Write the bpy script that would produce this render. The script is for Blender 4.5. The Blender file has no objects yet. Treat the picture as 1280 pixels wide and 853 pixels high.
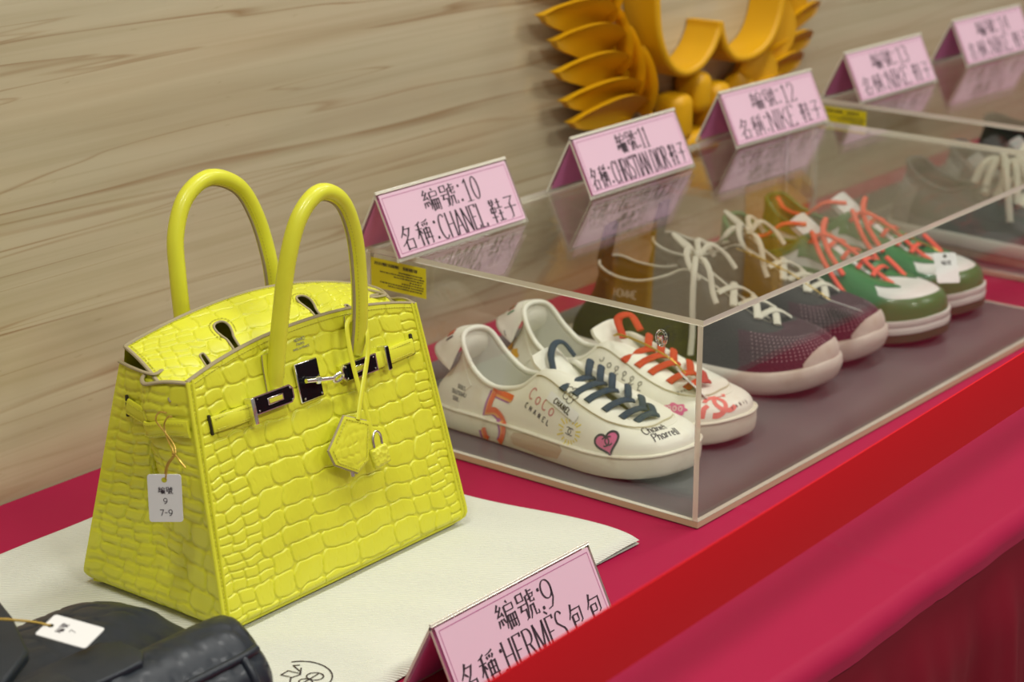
import bpy, bmesh, math, random
import numpy as np
from mathutils import Vector, Matrix
from mathutils.kdtree import KDTree
from mathutils.bvhtree import BVHTree

random.seed(7)
RNG = np.random.default_rng(11)
scene = bpy.context.scene
COL = scene.collection
PI = math.pi

# ------------------------------------------------------------------ camera
# world frame: the table top is z = 0, the marble wall is y = 0, x runs along the wall
cam_data = bpy.data.cameras.new('camera')
cam_data.sensor_width = 36.0
cam_data.lens = 36.0 * 2625.0 / 1280.0
cam_data.clip_start = 0.05
cam = bpy.data.objects.new('camera', cam_data)
COL.objects.link(cam)
cam.location = (-1.463, -1.48, 0.74)
_yaw, _pitch = math.radians(38.3), math.atan(853.5 / 2625.0)
_fw = Vector((math.cos(_yaw) * math.cos(_pitch), math.sin(_yaw) * math.cos(_pitch), -math.sin(_pitch)))
cam.rotation_euler = _fw.to_track_quat('-Z', 'Y').to_euler()
cam_data.dof.use_dof = True
cam_data.dof.focus_distance = 1.74
cam_data.dof.aperture_fstop = 7.0
scene.camera = cam

# ------------------------------------------------------------------ world, lamps, exposure
world = bpy.data.worlds.new('world')
scene.world = world
world.use_nodes = True
world.node_tree.nodes['Background'].inputs[0].default_value = (1.0, 0.98, 0.93, 1)
world.node_tree.nodes['Background'].inputs[1].default_value = 0.20


def area_lamp(name, loc, sx, sy, power, color=(1.0, 0.985, 0.93), aim=(0, 0, -1)):
    ld = bpy.data.lights.new(name, 'AREA')
    ld.shape = 'RECTANGLE'
    ld.size, ld.size_y = sx, sy
    ld.energy = power
    ld.color = color
    o = bpy.data.objects.new(name, ld)
    COL.objects.link(o)
    o.location = loc
    o.rotation_euler = Vector(aim).to_track_quat('-Z', 'Y').to_euler()
    return o


area_lamp('ceiling_lamp', (0.35, -0.74, 1.93), 0.7, 0.25, 12.5)
area_lamp('ceiling_lamp.001', (1.75, -0.70, 1.93), 0.7, 0.25, 13)
area_lamp('ceiling_lamp.002', (-1.05, -0.68, 1.93), 0.7, 0.25, 14)
area_lamp('ceiling_lamp.003', (1.3, -2.2, 1.93), 0.7, 0.3, 23)
area_lamp('ceiling_lamp.004', (-0.7, -2.2, 1.93), 0.7, 0.3, 23)

scene.view_settings.view_transform = 'Standard'
scene.view_settings.look = 'None'
scene.view_settings.gamma = 1.0
scene.view_settings.use_curve_mapping = False
scene.view_settings.exposure = 0.05
scene.cycles.transparent_max_bounces = 40
scene.cycles.max_bounces = 10
scene.cycles.sample_clamp_indirect = 6.0

# ------------------------------------------------------------------ mesh tools


class MB:
    """collects geometry, then links it as ONE mesh object"""

    def __init__(self):
        self.v, self.f, self.m = [], [], []

    def add(self, vs, fs, m=0):
        b = len(self.v)
        self.v.extend([tuple(map(float, p)) for p in vs])
        self.f.extend([tuple(b + i for i in q) for q in fs])
        self.m.extend([m] * len(fs))
        return self

    def box(self, lo, hi, m=0, em=None):
        x0, y0, z0 = lo
        x1, y1, z1 = hi
        vs = [(x0, y0, z0), (x1, y0, z0), (x1, y1, z0), (x0, y1, z0), (x0, y0, z1), (x1, y0, z1), (x1, y1, z1), (x0, y1, z1)]
        fs = [(0, 3, 2, 1), (4, 5, 6, 7), (0, 1, 5, 4), (2, 3, 7, 6), (1, 2, 6, 5), (3, 0, 4, 7)]
        if em is None:
            return self.add(vs, fs, m)
        d = [x1 - x0, y1 - y0, z1 - z0]
        k = d.index(min(d))
        big = {2: (0, 1), 1: (2, 3), 0: (4, 5)}[k]
        for i, q in enumerate(fs):
            self.add([vs[j] for j in q], [(0, 1, 2, 3)], m if i in big else em)
        return self

    def rbox(self, c, s, r=0.002, seg=2, mat=None, m=0):
        bm = bmesh.new()
        bmesh.ops.create_cube(bm, size=1.0)
        for v in bm.verts:
            v.co = Vector((v.co.x * s[0], v.co.y * s[1], v.co.z * s[2]))
        if r > 0:
            bmesh.ops.bevel(bm, geom=bm.edges[:], offset=min(r, min(s) * 0.48), segments=seg, profile=0.5, affect='EDGES')
        M = Matrix.Translation(Vector(c)) @ (mat.to_4x4() if mat is not None else Matrix.Identity(4))
        bm.verts.index_update()
        self.add([M @ v.co for v in bm.verts], [[v.index for v in f.verts] for f in bm.faces], m)
        bm.free()
        return self

    def grid(self, P, cu=False, cv=False, m=0, flip=False, mask=None):
        P = np.asarray(P, float)
        nu, nv = P.shape[:2]
        fs = []
        for i in range(nu if cu else nu - 1):
            i2 = (i + 1) % nu
            for j in range(nv if cv else nv - 1):
                j2 = (j + 1) % nv
                if mask is not None and not (mask[i, j] and mask[i2, j] and mask[i2, j2] and mask[i, j2]):
                    continue
                q = (i * nv + j, i2 * nv + j, i2 * nv + j2, i * nv + j2)
                fs.append(q[::-1] if flip else q)
        return self.add(P.reshape(-1, 3).tolist(), fs, m)

    def fan(self, ring, c=None, m=0, flip=False):
        ring = [tuple(p) for p in ring]
        n = len(ring)
        if c is None:
            c = np.mean(np.array(ring), 0)
        fs = [(i, (i + 1) % n, n) for i in range(n)]
        return self.add(ring + [tuple(c)], [q[::-1] for q in fs] if flip else fs, m)

    def sweep(self, pts, rx, ry=None, n=10, up=None, caps=True, closed=False, m=0, taper=None):
        pts = np.asarray(pts, float)
        ry = rx if ry is None else ry
        N = len(pts)
        if closed:
            T = np.roll(pts, -1, 0) - np.roll(pts, 1, 0)
        else:
            T = np.gradient(pts, axis=0)
        T = T / (np.linalg.norm(T, axis=1)[:, None] + 1e-12)
        A = np.zeros_like(pts)
        if up is not None:
            U = np.asarray(up, float)
            U = np.tile(U, (N, 1)) if U.ndim == 1 else U
            A = np.cross(T, U)
            bad = np.linalg.norm(A, axis=1) < 1e-6
            A[bad] = np.cross(T[bad], (0.3, 0.2, 0.9))
        else:
            a = np.cross(T[0], (0, 0, 1))
            if np.linalg.norm(a) < 1e-3:
                a = np.cross(T[0], (0, 1, 0))
            for i in range(N):
                a = a - T[i] * (a @ T[i])
                a = a / (np.linalg.norm(a) + 1e-12)
                A[i] = a
        A = A / (np.linalg.norm(A, axis=1)[:, None] + 1e-12)
        B = np.cross(A, T)
        ang = np.linspace(0, 2 * PI, n, endpoint=False)
        k = np.ones(N) if taper is None else np.asarray(taper, float)
        R = pts[:, None, :] + (np.cos(ang)[None, :, None] * A[:, None, :] * rx + np.sin(ang)[None, :, None] * B[:, None, :] * ry) * k[:, None, None]
        self.grid(R, cu=closed, cv=True, m=m)
        if caps and not closed:
            self.fan(R[0], m=m)
            self.fan(R[-1], m=m, flip=True)
        return self

    def prism(self, poly, h, M=None, m=0, em=None):
        """polygon in xy extruded from 0 to h, moved by matrix M"""
        n = len(poly)
        M = Matrix.Identity(4) if M is None else M
        vs = [M @ Vector((p[0], p[1], 0)) for p in poly] + [M @ Vector((p[0], p[1], h)) for p in poly]
        self.add(vs, [tuple(range(n))[::-1], tuple(range(n, 2 * n))], m)
        self.add(vs, [(i, (i + 1) % n, n + (i + 1) % n, n + i) for i in range(n)], m if em is None else em)
        return self

    def lathe(self, prof, c=(0, 0, 0), n=20, M=None, m=0):
        ang = np.linspace(0, 2 * PI, n, endpoint=False)
        P = np.array([[(r * math.cos(a), r * math.sin(a), z) for a in ang] for r, z in prof])
        if M is not None:
            P = np.array([[M @ Vector(p) for p in row] for row in P])
        return self.grid(P + np.array(c), cv=True, m=m)

    def build(self, name, mats, parent=None, smooth=True, angle=40, recalc=True, loc=None):
        me = bpy.data.meshes.new(name)
        me.from_pydata(self.v, [], self.f)
        for mt in (mats if isinstance(mats, (list, tuple)) else [mats]):
            me.materials.append(mt)
        me.polygons.foreach_set('material_index', self.m)
        if recalc:
            bm = bmesh.new()
            bm.from_mesh(me)
            bmesh.ops.remove_doubles(bm, verts=bm.verts[:], dist=1e-6)
            bmesh.ops.recalc_face_normals(bm, faces=bm.faces[:])
            bm.to_mesh(me)
            bm.free()
        if smooth:
            me.shade_smooth()
            me.set_sharp_from_angle(angle=math.radians(angle))
        me.update()
        o = bpy.data.objects.new(name, me)
        COL.objects.link(o)
        if parent is not None:
            o.parent = parent
        if loc is not None:
            o.location = loc
        return o


def tag(o, label=None, cat=None, group=None, kind=None):
    if label:
        o['label'] = label
    if cat:
        o['category'] = cat
    if group:
        o['group'] = group
    if kind:
        o['kind'] = kind
    return o


def thing(name, label, cat, loc=(0, 0, 0), rz=0.0, group=None):
    o = bpy.data.objects.new(name, None)
    o.empty_display_size = 0.05
    COL.objects.link(o)
    o.location = loc
    o.rotation_euler = (0, 0, rz)
    return tag(o, label, cat, group)


def copy_tree(o, parent=None):
    kids = list(o.children)
    c = o.copy()
    COL.objects.link(c)
    c.parent = parent
    for k in kids:
        copy_tree(k, c)
    return c


def smoothstep(a, b, x):
    t = np.clip((x - a) / (b - a), 0, 1)
    return t * t * (3 - 2 * t)


def catmull(pts, n, closed=False):
    """n samples of a Catmull-Rom curve through pts"""
    P = np.asarray(pts, float)
    N = len(P)
    t = np.linspace(0, N if closed else N - 1, n, endpoint=not closed)
    i = np.minimum(np.floor(t).astype(int), N - 1 if closed else N - 2)
    u = (t - i)[:, None]
    if closed:
        p0, p1, p2, p3 = P[(i - 1) % N], P[i % N], P[(i + 1) % N], P[(i + 2) % N]
    else:
        Q = np.vstack([2 * P[0] - P[1], P, 2 * P[-1] - P[-2]])
        p0, p1, p2, p3 = Q[i], Q[i + 1], Q[i + 2], Q[i + 3]
    return 0.5 * (2 * p1 + (p2 - p0) * u + (2 * p0 - 5 * p1 + 4 * p2 - p3) * u ** 2 + (3 * p1 - p0 - 3 * p2 + p3) * u ** 3)


def arc(cx, cy, rx, ry, a0, a1, n=14):
    return [(cx + rx * math.cos(math.radians(a0 + (a1 - a0) * i / (n - 1))), cy + ry * math.sin(math.radians(a0 + (a1 - a0) * i / (n - 1)))) for i in range(n)]


# ------------------------------------------------------------------ materials


def mat(name, color, rough=0.5, metal=0.0, coat=0.0, spec=0.5, sheen=0.0, bump=None, trans=0.0):
    m = bpy.data.materials.new(name)
    m.use_nodes = True
    nt = m.node_tree
    b = nt.nodes['Principled BSDF']
    b.inputs['Base Color'].default_value = (*color, 1)
    b.inputs['Roughness'].default_value = rough
    b.inputs['Metallic'].default_value = metal
    b.inputs['Coat Weight'].default_value = coat
    b.inputs['Specular IOR Level'].default_value = spec
    b.inputs['Sheen Weight'].default_value = sheen
    if bump:
        kind, scale, strength, dist = bump
        tc = nt.nodes.new('ShaderNodeTexCoord')
        if kind == 'noise':
            t = nt.nodes.new('ShaderNodeTexNoise')
            t.inputs['Scale'].default_value = scale
            t.inputs['Detail'].default_value = 4
            out = t.outputs['Fac']
        elif kind == 'weave':
            t = nt.nodes.new('ShaderNodeTexWave')
            t.wave_type = 'BANDS'
            t.bands_direction = 'DIAGONAL'
            t.inputs['Scale'].default_value = scale
            t.inputs['Distortion'].default_value = 1.2
            t.inputs['Detail'].default_value = 2
            out = t.outputs['Fac']
        else:
            t = nt.nodes.new('ShaderNodeTexVoronoi')
            t.inputs['Scale'].default_value = scale
            out = t.outputs['Distance']
        nt.links.new(tc.outputs['Object'], t.inputs['Vector'])
        bp = nt.nodes.new('ShaderNodeBump')
        bp.inputs['Strength'].default_value = strength
        bp.inputs['Distance'].default_value = dist
        nt.links.new(out, bp.inputs['Height'])
        nt.links.new(bp.outputs['Normal'], b.inputs['Normal'])
    return m


def mottle(m, c2, scale=20, lo=0.4, hi=0.7, detail=5, stretch=(1, 1, 1)):
    """a second pigment in soft noise patches"""
    nt = m.node_tree
    b = nt.nodes['Principled BSDF']
    c1 = tuple(b.inputs['Base Color'].default_value)
    tc = nt.nodes.new('ShaderNodeTexCoord')
    mp = nt.nodes.new('ShaderNodeMapping')
    mp.inputs['Scale'].default_value = stretch
    t = nt.nodes.new('ShaderNodeTexNoise')
    t.inputs['Scale'].default_value = scale
    t.inputs['Detail'].default_value = detail
    r = nt.nodes.new('ShaderNodeValToRGB')
    r.color_ramp.elements[0].position = lo
    r.color_ramp.elements[0].color = c1
    r.color_ramp.elements[1].position = hi
    r.color_ramp.elements[1].color = (*c2, 1)
    nt.links.new(tc.outputs['Object'], mp.inputs['Vector'])
    nt.links.new(mp.outputs['Vector'], t.inputs['Vector'])
    nt.links.new(t.outputs['Fac'], r.inputs['Fac'])
    nt.links.new(r.outputs['Color'], b.inputs['Base Color'])
    return m


def acrylic(name, tint=(0.985, 0.992, 0.982), rough=0.0):
    m = bpy.data.materials.new(name)
    m.use_nodes = True
    nt = m.node_tree
    nt.nodes.remove(nt.nodes['Principled BSDF'])
    out = nt.nodes['Material Output']
    tr = nt.nodes.new('ShaderNodeBsdfTransparent')
    tr.inputs['Color'].default_value = (*tint, 1)
    gl = nt.nodes.new('ShaderNodeBsdfGlossy')
    gl.inputs['Roughness'].default_value = rough
    fr = nt.nodes.new('ShaderNodeFresnel')
    fr.inputs['IOR'].default_value = 1.49
    mx = nt.nodes.new('ShaderNodeMixShader')
    geo = nt.nodes.new('ShaderNodeNewGeometry')
    # the ray is not bent in the pane, so both of its faces reflect by the same angle law
    iorm = nt.nodes.new('ShaderNodeMix')
    iorm.data_type = 'FLOAT'
    iorm.inputs['A'].default_value = 1.51
    iorm.inputs['B'].default_value = 1.0 / 1.51
    nt.links.new(geo.outputs['Backfacing'], iorm.inputs['Factor'])
    nt.links.new(iorm.outputs['Result'], fr.inputs['IOR'])
    nt.links.new(fr.outputs['Fac'], mx.inputs['Fac'])
    nt.links.new(tr.outputs['BSDF'], mx.inputs[1])
    nt.links.new(gl.outputs['BSDF'], mx.inputs[2])
    nt.links.new(mx.outputs['Shader'], out.inputs['Surface'])
    return m

# ------------------------------------------------------------------ setting


def marble():
    m = bpy.data.materials.new('travertine')
    m.use_nodes = True
    nt = m.node_tree
    b = nt.nodes['Principled BSDF']
    b.inputs['Roughness'].default_value = 0.14
    b.inputs['Specular IOR Level'].default_value = 0.35
    tc = nt.nodes.new('ShaderNodeTexCoord')

    def noise(scale, stretch, detail=6, dist=0.0, rough=0.55):
        mp = nt.nodes.new('ShaderNodeMapping')
        mp.inputs['Scale'].default_value = stretch
        mp.inputs['Rotation'].default_value = (0, math.radians(1.5), 0)
        t = nt.nodes.new('ShaderNodeTexNoise')
        t.inputs['Scale'].default_value = scale
        t.inputs['Detail'].default_value = detail
        t.inputs['Roughness'].default_value = rough
        t.inputs['Distortion'].default_value = dist
        nt.links.new(tc.outputs['Object'], mp.inputs['Vector'])
        nt.links.new(mp.outputs['Vector'], t.inputs['Vector'])
        return t.outputs['Fac']

    def ramp(src, stops):
        r = nt.nodes.new('ShaderNodeValToRGB')
        e = r.color_ramp.elements
        while len(e) < len(stops):
            e.new(0.5)
        for k, (p, c) in enumerate(stops):
            e[k].position = p
            e[k].color = (*c, 1)
        nt.links.new(src, r.inputs['Fac'])
        return r.outputs['Color']

    def mix(fac, a, c, mode='MIX'):
        x = nt.nodes.new('ShaderNodeMix')
        x.data_type = 'RGBA'
        x.blend_type = mode
        if isinstance(fac, float):
            x.inputs['Factor'].default_value = fac
        else:
            nt.links.new(fac, x.inputs['Factor'])
        nt.links.new(a, x.inputs['A'])
        nt.links.new(c, x.inputs['B'])
        return x.outputs['Result']

    base = ramp(noise(2.6, (0.30, 1, 9.0), 4, 0.25, 0.5), [(0.30, (0.45, 0.38, 0.245)), (0.46, (0.515, 0.45, 0.30)), (0.58, (0.555, 0.49, 0.335)), (0.72, (0.49, 0.415, 0.27))])
    pink = ramp(noise(2.2, (0.5, 1, 2.6), 4, 0.3), [(0.45, (1, 1, 1)), (0.72, (1.0, 0.93, 0.86))])
    c = mix(1.0, base, pink, 'MULTIPLY')
    fine = ramp(noise(6.0, (0.16, 1, 14), 5, 0.2, 0.6), [(0.32, (0.86, 0.83, 0.78)), (0.52, (1, 1, 1))])
    c = mix(0.8, c, fine, 'MULTIPLY')
    pores = ramp(noise(60.0, (0.6, 1, 2.0), 2), [(0.70, (1, 1, 1)), (0.78, (0.72, 0.66, 0.58))])
    c = mix(0.5, c, pores, 'MULTIPLY')
    # thin brown veins: narrow bands around one level of a stretched, gently warped noise
    for sc_, st, lv, wd, col in ((1.9, (0.22, 1, 6.0), 0.50, 0.0055, (0.66, 0.53, 0.43)), (2.6, (0.20, 1, 5.2), 0.56, 0.0045, (0.70, 0.57, 0.47)), (1.5, (0.25, 1, 7.0), 0.44, 0.0050, (0.70, 0.60, 0.48)), (2.2, (0.22, 1, 7.5), 0.60, 0.0045, (0.72, 0.60, 0.50))):
        v = ramp(noise(sc_, st, 3, 0.45, 0.42), [(lv - wd * 1.6, (0, 0, 0)), (lv, (1, 1, 1)), (lv + wd * 0.6, (0, 0, 0))])
        brk = ramp(noise(4.0, (0.6, 1, 2.0), 3), [(0.34, (0, 0, 0)), (0.56, (1, 1, 1))])
        both = mix(1.0, v, brk, 'MULTIPLY')
        tint = nt.nodes.new('ShaderNodeRGB')
        tint.outputs[0].default_value = (*col, 1)
        dark = mix(1.0, c, tint.outputs[0], 'MULTIPLY')
        bw = nt.nodes.new('ShaderNodeRGBToBW')
        nt.links.new(both, bw.inputs[0])
        c = mix(bw.outputs[0], c, dark)
    nt.links.new(c, b.inputs['Base Color'])
    return m


M_marble = marble()
M_floor = mottle(mat('floor_stone', (0.50, 0.50, 0.46), 0.35), (0.42, 0.42, 0.39), 6)
M_ceil = mat('ceiling_paint', (0.80, 0.79, 0.75), 0.8)
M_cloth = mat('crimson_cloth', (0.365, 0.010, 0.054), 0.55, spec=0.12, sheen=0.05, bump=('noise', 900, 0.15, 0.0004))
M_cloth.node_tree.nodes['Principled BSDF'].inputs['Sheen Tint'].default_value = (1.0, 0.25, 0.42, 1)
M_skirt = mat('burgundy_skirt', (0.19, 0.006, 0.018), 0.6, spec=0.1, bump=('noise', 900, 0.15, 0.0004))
M_wood = mat('table_board', (0.30, 0.24, 0.18), 0.6)
M_steel = mat('steel', (0.55, 0.55, 0.55), 0.3, 1.0)

o = MB().box((-3.2, 0.0, -0.74), (4.2, 0.12, 1.96)).build('wall_back', M_marble, smooth=False)
tag(o, kind='structure')
o = MB().box((-3.2, -4.0, -0.80), (4.2, 0.12, -0.74)).build('floor', M_floor, smooth=False)
tag(o, kind='structure')
o = MB().box((-3.2, -4.0, 1.96), (4.2, 0.12, 2.02)).build('ceiling', M_ceil, smooth=False)
tag(o, kind='structure')

# ---- the long table and its cloth
tbl = thing('table', 'long table wholly covered by the crimson cloth, standing against the marble wall', 'table', (0.6, -0.375, -0.74))
MB().rbox((0, 0, 0.722), (4.3, 0.735, 0.03), 0.004).build('tabletop', M_wood, tbl)
for sx in (-2.0, 2.0):
    for sy in (-0.32, 0.32):
        MB().sweep([(sx, sy, 0), (sx, sy, 0.708)], 0.016, n=12).build('leg', M_steel, tbl)

cl = thing('tablecloth', 'crimson tablecloth with a pleated skirt covering the long table', 'tablecloth', (0, 0, 0))
nx, ny = 900, 110
X = np.linspace(-1.6, 2.8, nx)
sprof = np.concatenate([np.linspace(0, 0.735, 84), 0.735 + np.linspace(0.002, 0.033, 26)])
P = np.zeros((nx, len(sprof), 3))
for j, s in enumerate(sprof):
    r = 0.016
    if s <= 0.735:
        y, z = -0.0015 - s, 0.0
    else:
        a = min((s - 0.735) / r, PI / 2)
        y, z = -0.7365 - r * math.sin(a), -r * (1 - math.cos(a))
        ext = (s - 0.735) - r * PI / 2
        if ext > 0:
            z -= ext
    wob = 0.0016 * math.sin(1) * smoothstep(0.60, 0.735, np.array(s))
    P[:, j, 0] = X
    P[:, j, 1] = y + (0.0008 * np.sin(X * 31 + 1.3) + 0.0004 * np.sin(X * 83 + 0.4)) * smoothstep(0.70, 0.76, np.array(s))
    zz = z + wob * np.sin(X * 9)
    # soft fold marks of the cloth
    for (yy, amp, w) in ((-0.655, 0.0012, 0.006), (-0.672, 0.0010, 0.005)):
        zz = zz + amp * np.exp(-((y - yy - 0.004 * np.sin(X * 5)) / w) ** 2) * smoothstep(-0.1, 0.25, X)
    for (xx, amp, w) in ((0.06, 0.0011, 0.006), (0.62, 0.0009, 0.006), (-0.56, 0.0009, 0.006)):
        zz = zz + amp * np.exp(-((X - xx - 0.02 * math.sin(y * 11)) / w) ** 2)
    P[:, j, 2] = zz - 0.0012
MB().grid(P).build('cloth_top', M_cloth, cl, recalc=False)
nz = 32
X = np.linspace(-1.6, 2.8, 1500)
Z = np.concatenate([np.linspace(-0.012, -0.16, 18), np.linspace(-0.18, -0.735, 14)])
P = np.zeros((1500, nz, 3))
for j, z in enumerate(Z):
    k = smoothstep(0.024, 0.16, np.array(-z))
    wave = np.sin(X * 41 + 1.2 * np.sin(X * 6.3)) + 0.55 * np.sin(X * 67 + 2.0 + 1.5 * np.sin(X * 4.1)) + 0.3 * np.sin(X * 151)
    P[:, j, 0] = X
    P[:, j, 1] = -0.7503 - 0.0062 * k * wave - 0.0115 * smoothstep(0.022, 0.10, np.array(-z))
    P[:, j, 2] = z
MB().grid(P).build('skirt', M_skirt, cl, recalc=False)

# ---- retractable barrier belt in front of the table
M_belt = mat('red_webbing', (0.64, 0.008, 0.016), 0.6, spec=0.1, bump=('weave', 700, 0.2, 0.0003))
M_black = mat('black_plastic', (0.02, 0.02, 0.022), 0.4)
br = thing('barrier', 'red retractable belt barrier stretched in front of the draped table', 'barrier', (0, -0.80, -0.74))
X = np.linspace(-1.72, 2.92, 60)
zc = 0.74 + 0.1738 + 0.0232 * X - 0.0
P = np.zeros((60, 9, 3))
for j, q in enumerate(np.linspace(-0.5, 0.5, 9)):
    P[:, j, 0] = X
    P[:, j, 1] = 0.0015 * np.sin(X * 3.0) + 0.0012 * (q * 2) ** 2
    P[:, j, 2] = zc + q * 0.0495
Q = P.copy()
Q[:, :, 1] += 0.0014
mb = MB().grid(P).grid(Q, flip=True)
for j in (0, -1):
    mb.grid(np.stack([P[:, j], Q[:, j]], 1))
mb.build('belt', M_belt, br)
for xx in (-1.75, 2.95):
    zt = 0.74 + 0.1738 + 0.0232 * xx
    MB().lathe([(0, 0), (0.16, 0), (0.16, 0.012), (0.03, 0.03), (0.028, zt - 0.05)], (xx, 0, 0), 24).build('post', M_steel, br)
    MB().lathe([(0, zt - 0.05), (0.034, zt - 0.05), (0.034, zt + 0.045), (0.025, zt + 0.055), (0, zt + 0.055)], (xx, 0, 0), 24).build('belt_housing', M_black, br)

# ------------------------------------------------------------------ stroke lettering
# skeletons on a 0..100 grid; Chinese characters as brush strokes
HAN = {
    '名': [[(48, 98), (35, 76), (14, 55)], [(38, 84), (76, 84), (62, 60), (38, 36), (8, 20)], [(34, 68), (50, 56)], [(38, 40), (38, 0)], [(38, 40), (82, 40), (82, 0)], [(38, 5), (82, 5)]],
    '稱': [[(40, 96), (24, 89), (8, 85)], [(4, 68), (44, 68)], [(25, 90), (25, 0)], [(24, 66), (15, 46), (3, 32)], [(29, 60), (41, 47)], [(90, 98), (72, 92), (50, 89)], [(53, 84), (58, 74)], [(68, 87), (71, 77)], [(88, 86), (80, 74)], [(52, 64), (52, 0)], [(52, 64), (89, 64), (89, 5), (81, 2)], [(70, 70), (70, 26)], [(52, 46), (89, 46)], [(44, 26), (98, 26)]],
    '編': [[(23, 98), (9, 79), (24, 77)], [(35, 87), (9, 58), (34, 61)], [(30, 68), (39, 53)], [(10, 46), (4, 22)], [(21, 48), (23, 26)], [(32, 48), (40, 30)], [(66, 99), (73, 90)], [(50, 84), (93, 84), (93, 64)], [(50, 64), (93, 64)], [(50, 84), (49, 45), (40, 10)], [(55, 50), (55, 2)], [(55, 50), (95, 50), (95, 5), (88, 2)], [(68, 50), (68, 6)], [(81, 50), (81, 6)], [(50, 29), (99, 29)]],
    '號': [[(10, 95), (10, 68)], [(10, 95), (41, 95), (41, 68)], [(10, 70), (41, 70)], [(3, 56), (48, 56)], [(22, 56), (15, 38), (41, 38), (38, 8), (28, 4)], [(71, 99), (71, 82)], [(71, 91), (93, 91)], [(54, 80), (95, 80), (90, 68)], [(54, 80), (53, 45), (43, 6)], [(62, 65), (89, 70)], [(74, 77), (74, 56), (93, 54), (93, 62)], [(66, 46), (63, 20), (53, 2)], [(66, 44), (82, 44), (82, 9), (98, 8), (98, 20)]],
    '鞋': [[(3, 87), (47, 87)], [(15, 98), (15, 74)], [(35, 98), (35, 74)], [(15, 75), (35, 75)], [(8, 62), (8, 42)], [(8, 62), (42, 62), (42, 42)], [(8, 43), (42, 43)], [(25, 75), (25, 0)], [(2, 24), (48, 24)], [(56, 82), (92, 82)], [(74, 97), (74, 58)], [(51, 58), (98, 58)], [(56, 34), (93, 34)], [(74, 50), (74, 6)], [(50, 5), (99, 5)]],
    '子': [[(18, 91), (80, 91), (51, 64)], [(51, 66), (57, 40), (55, 8), (38, 3)], [(4, 49), (97, 49)]],
    '包': [[(36, 99), (22, 72), (5, 54)], [(27, 80), (88, 80), (86, 38), (73, 31)], [(28, 62), (63, 62), (63, 41)], [(28, 40), (63, 40)], [(28, 62), (28, 8), (90, 7), (92, 24)]],
}
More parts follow.
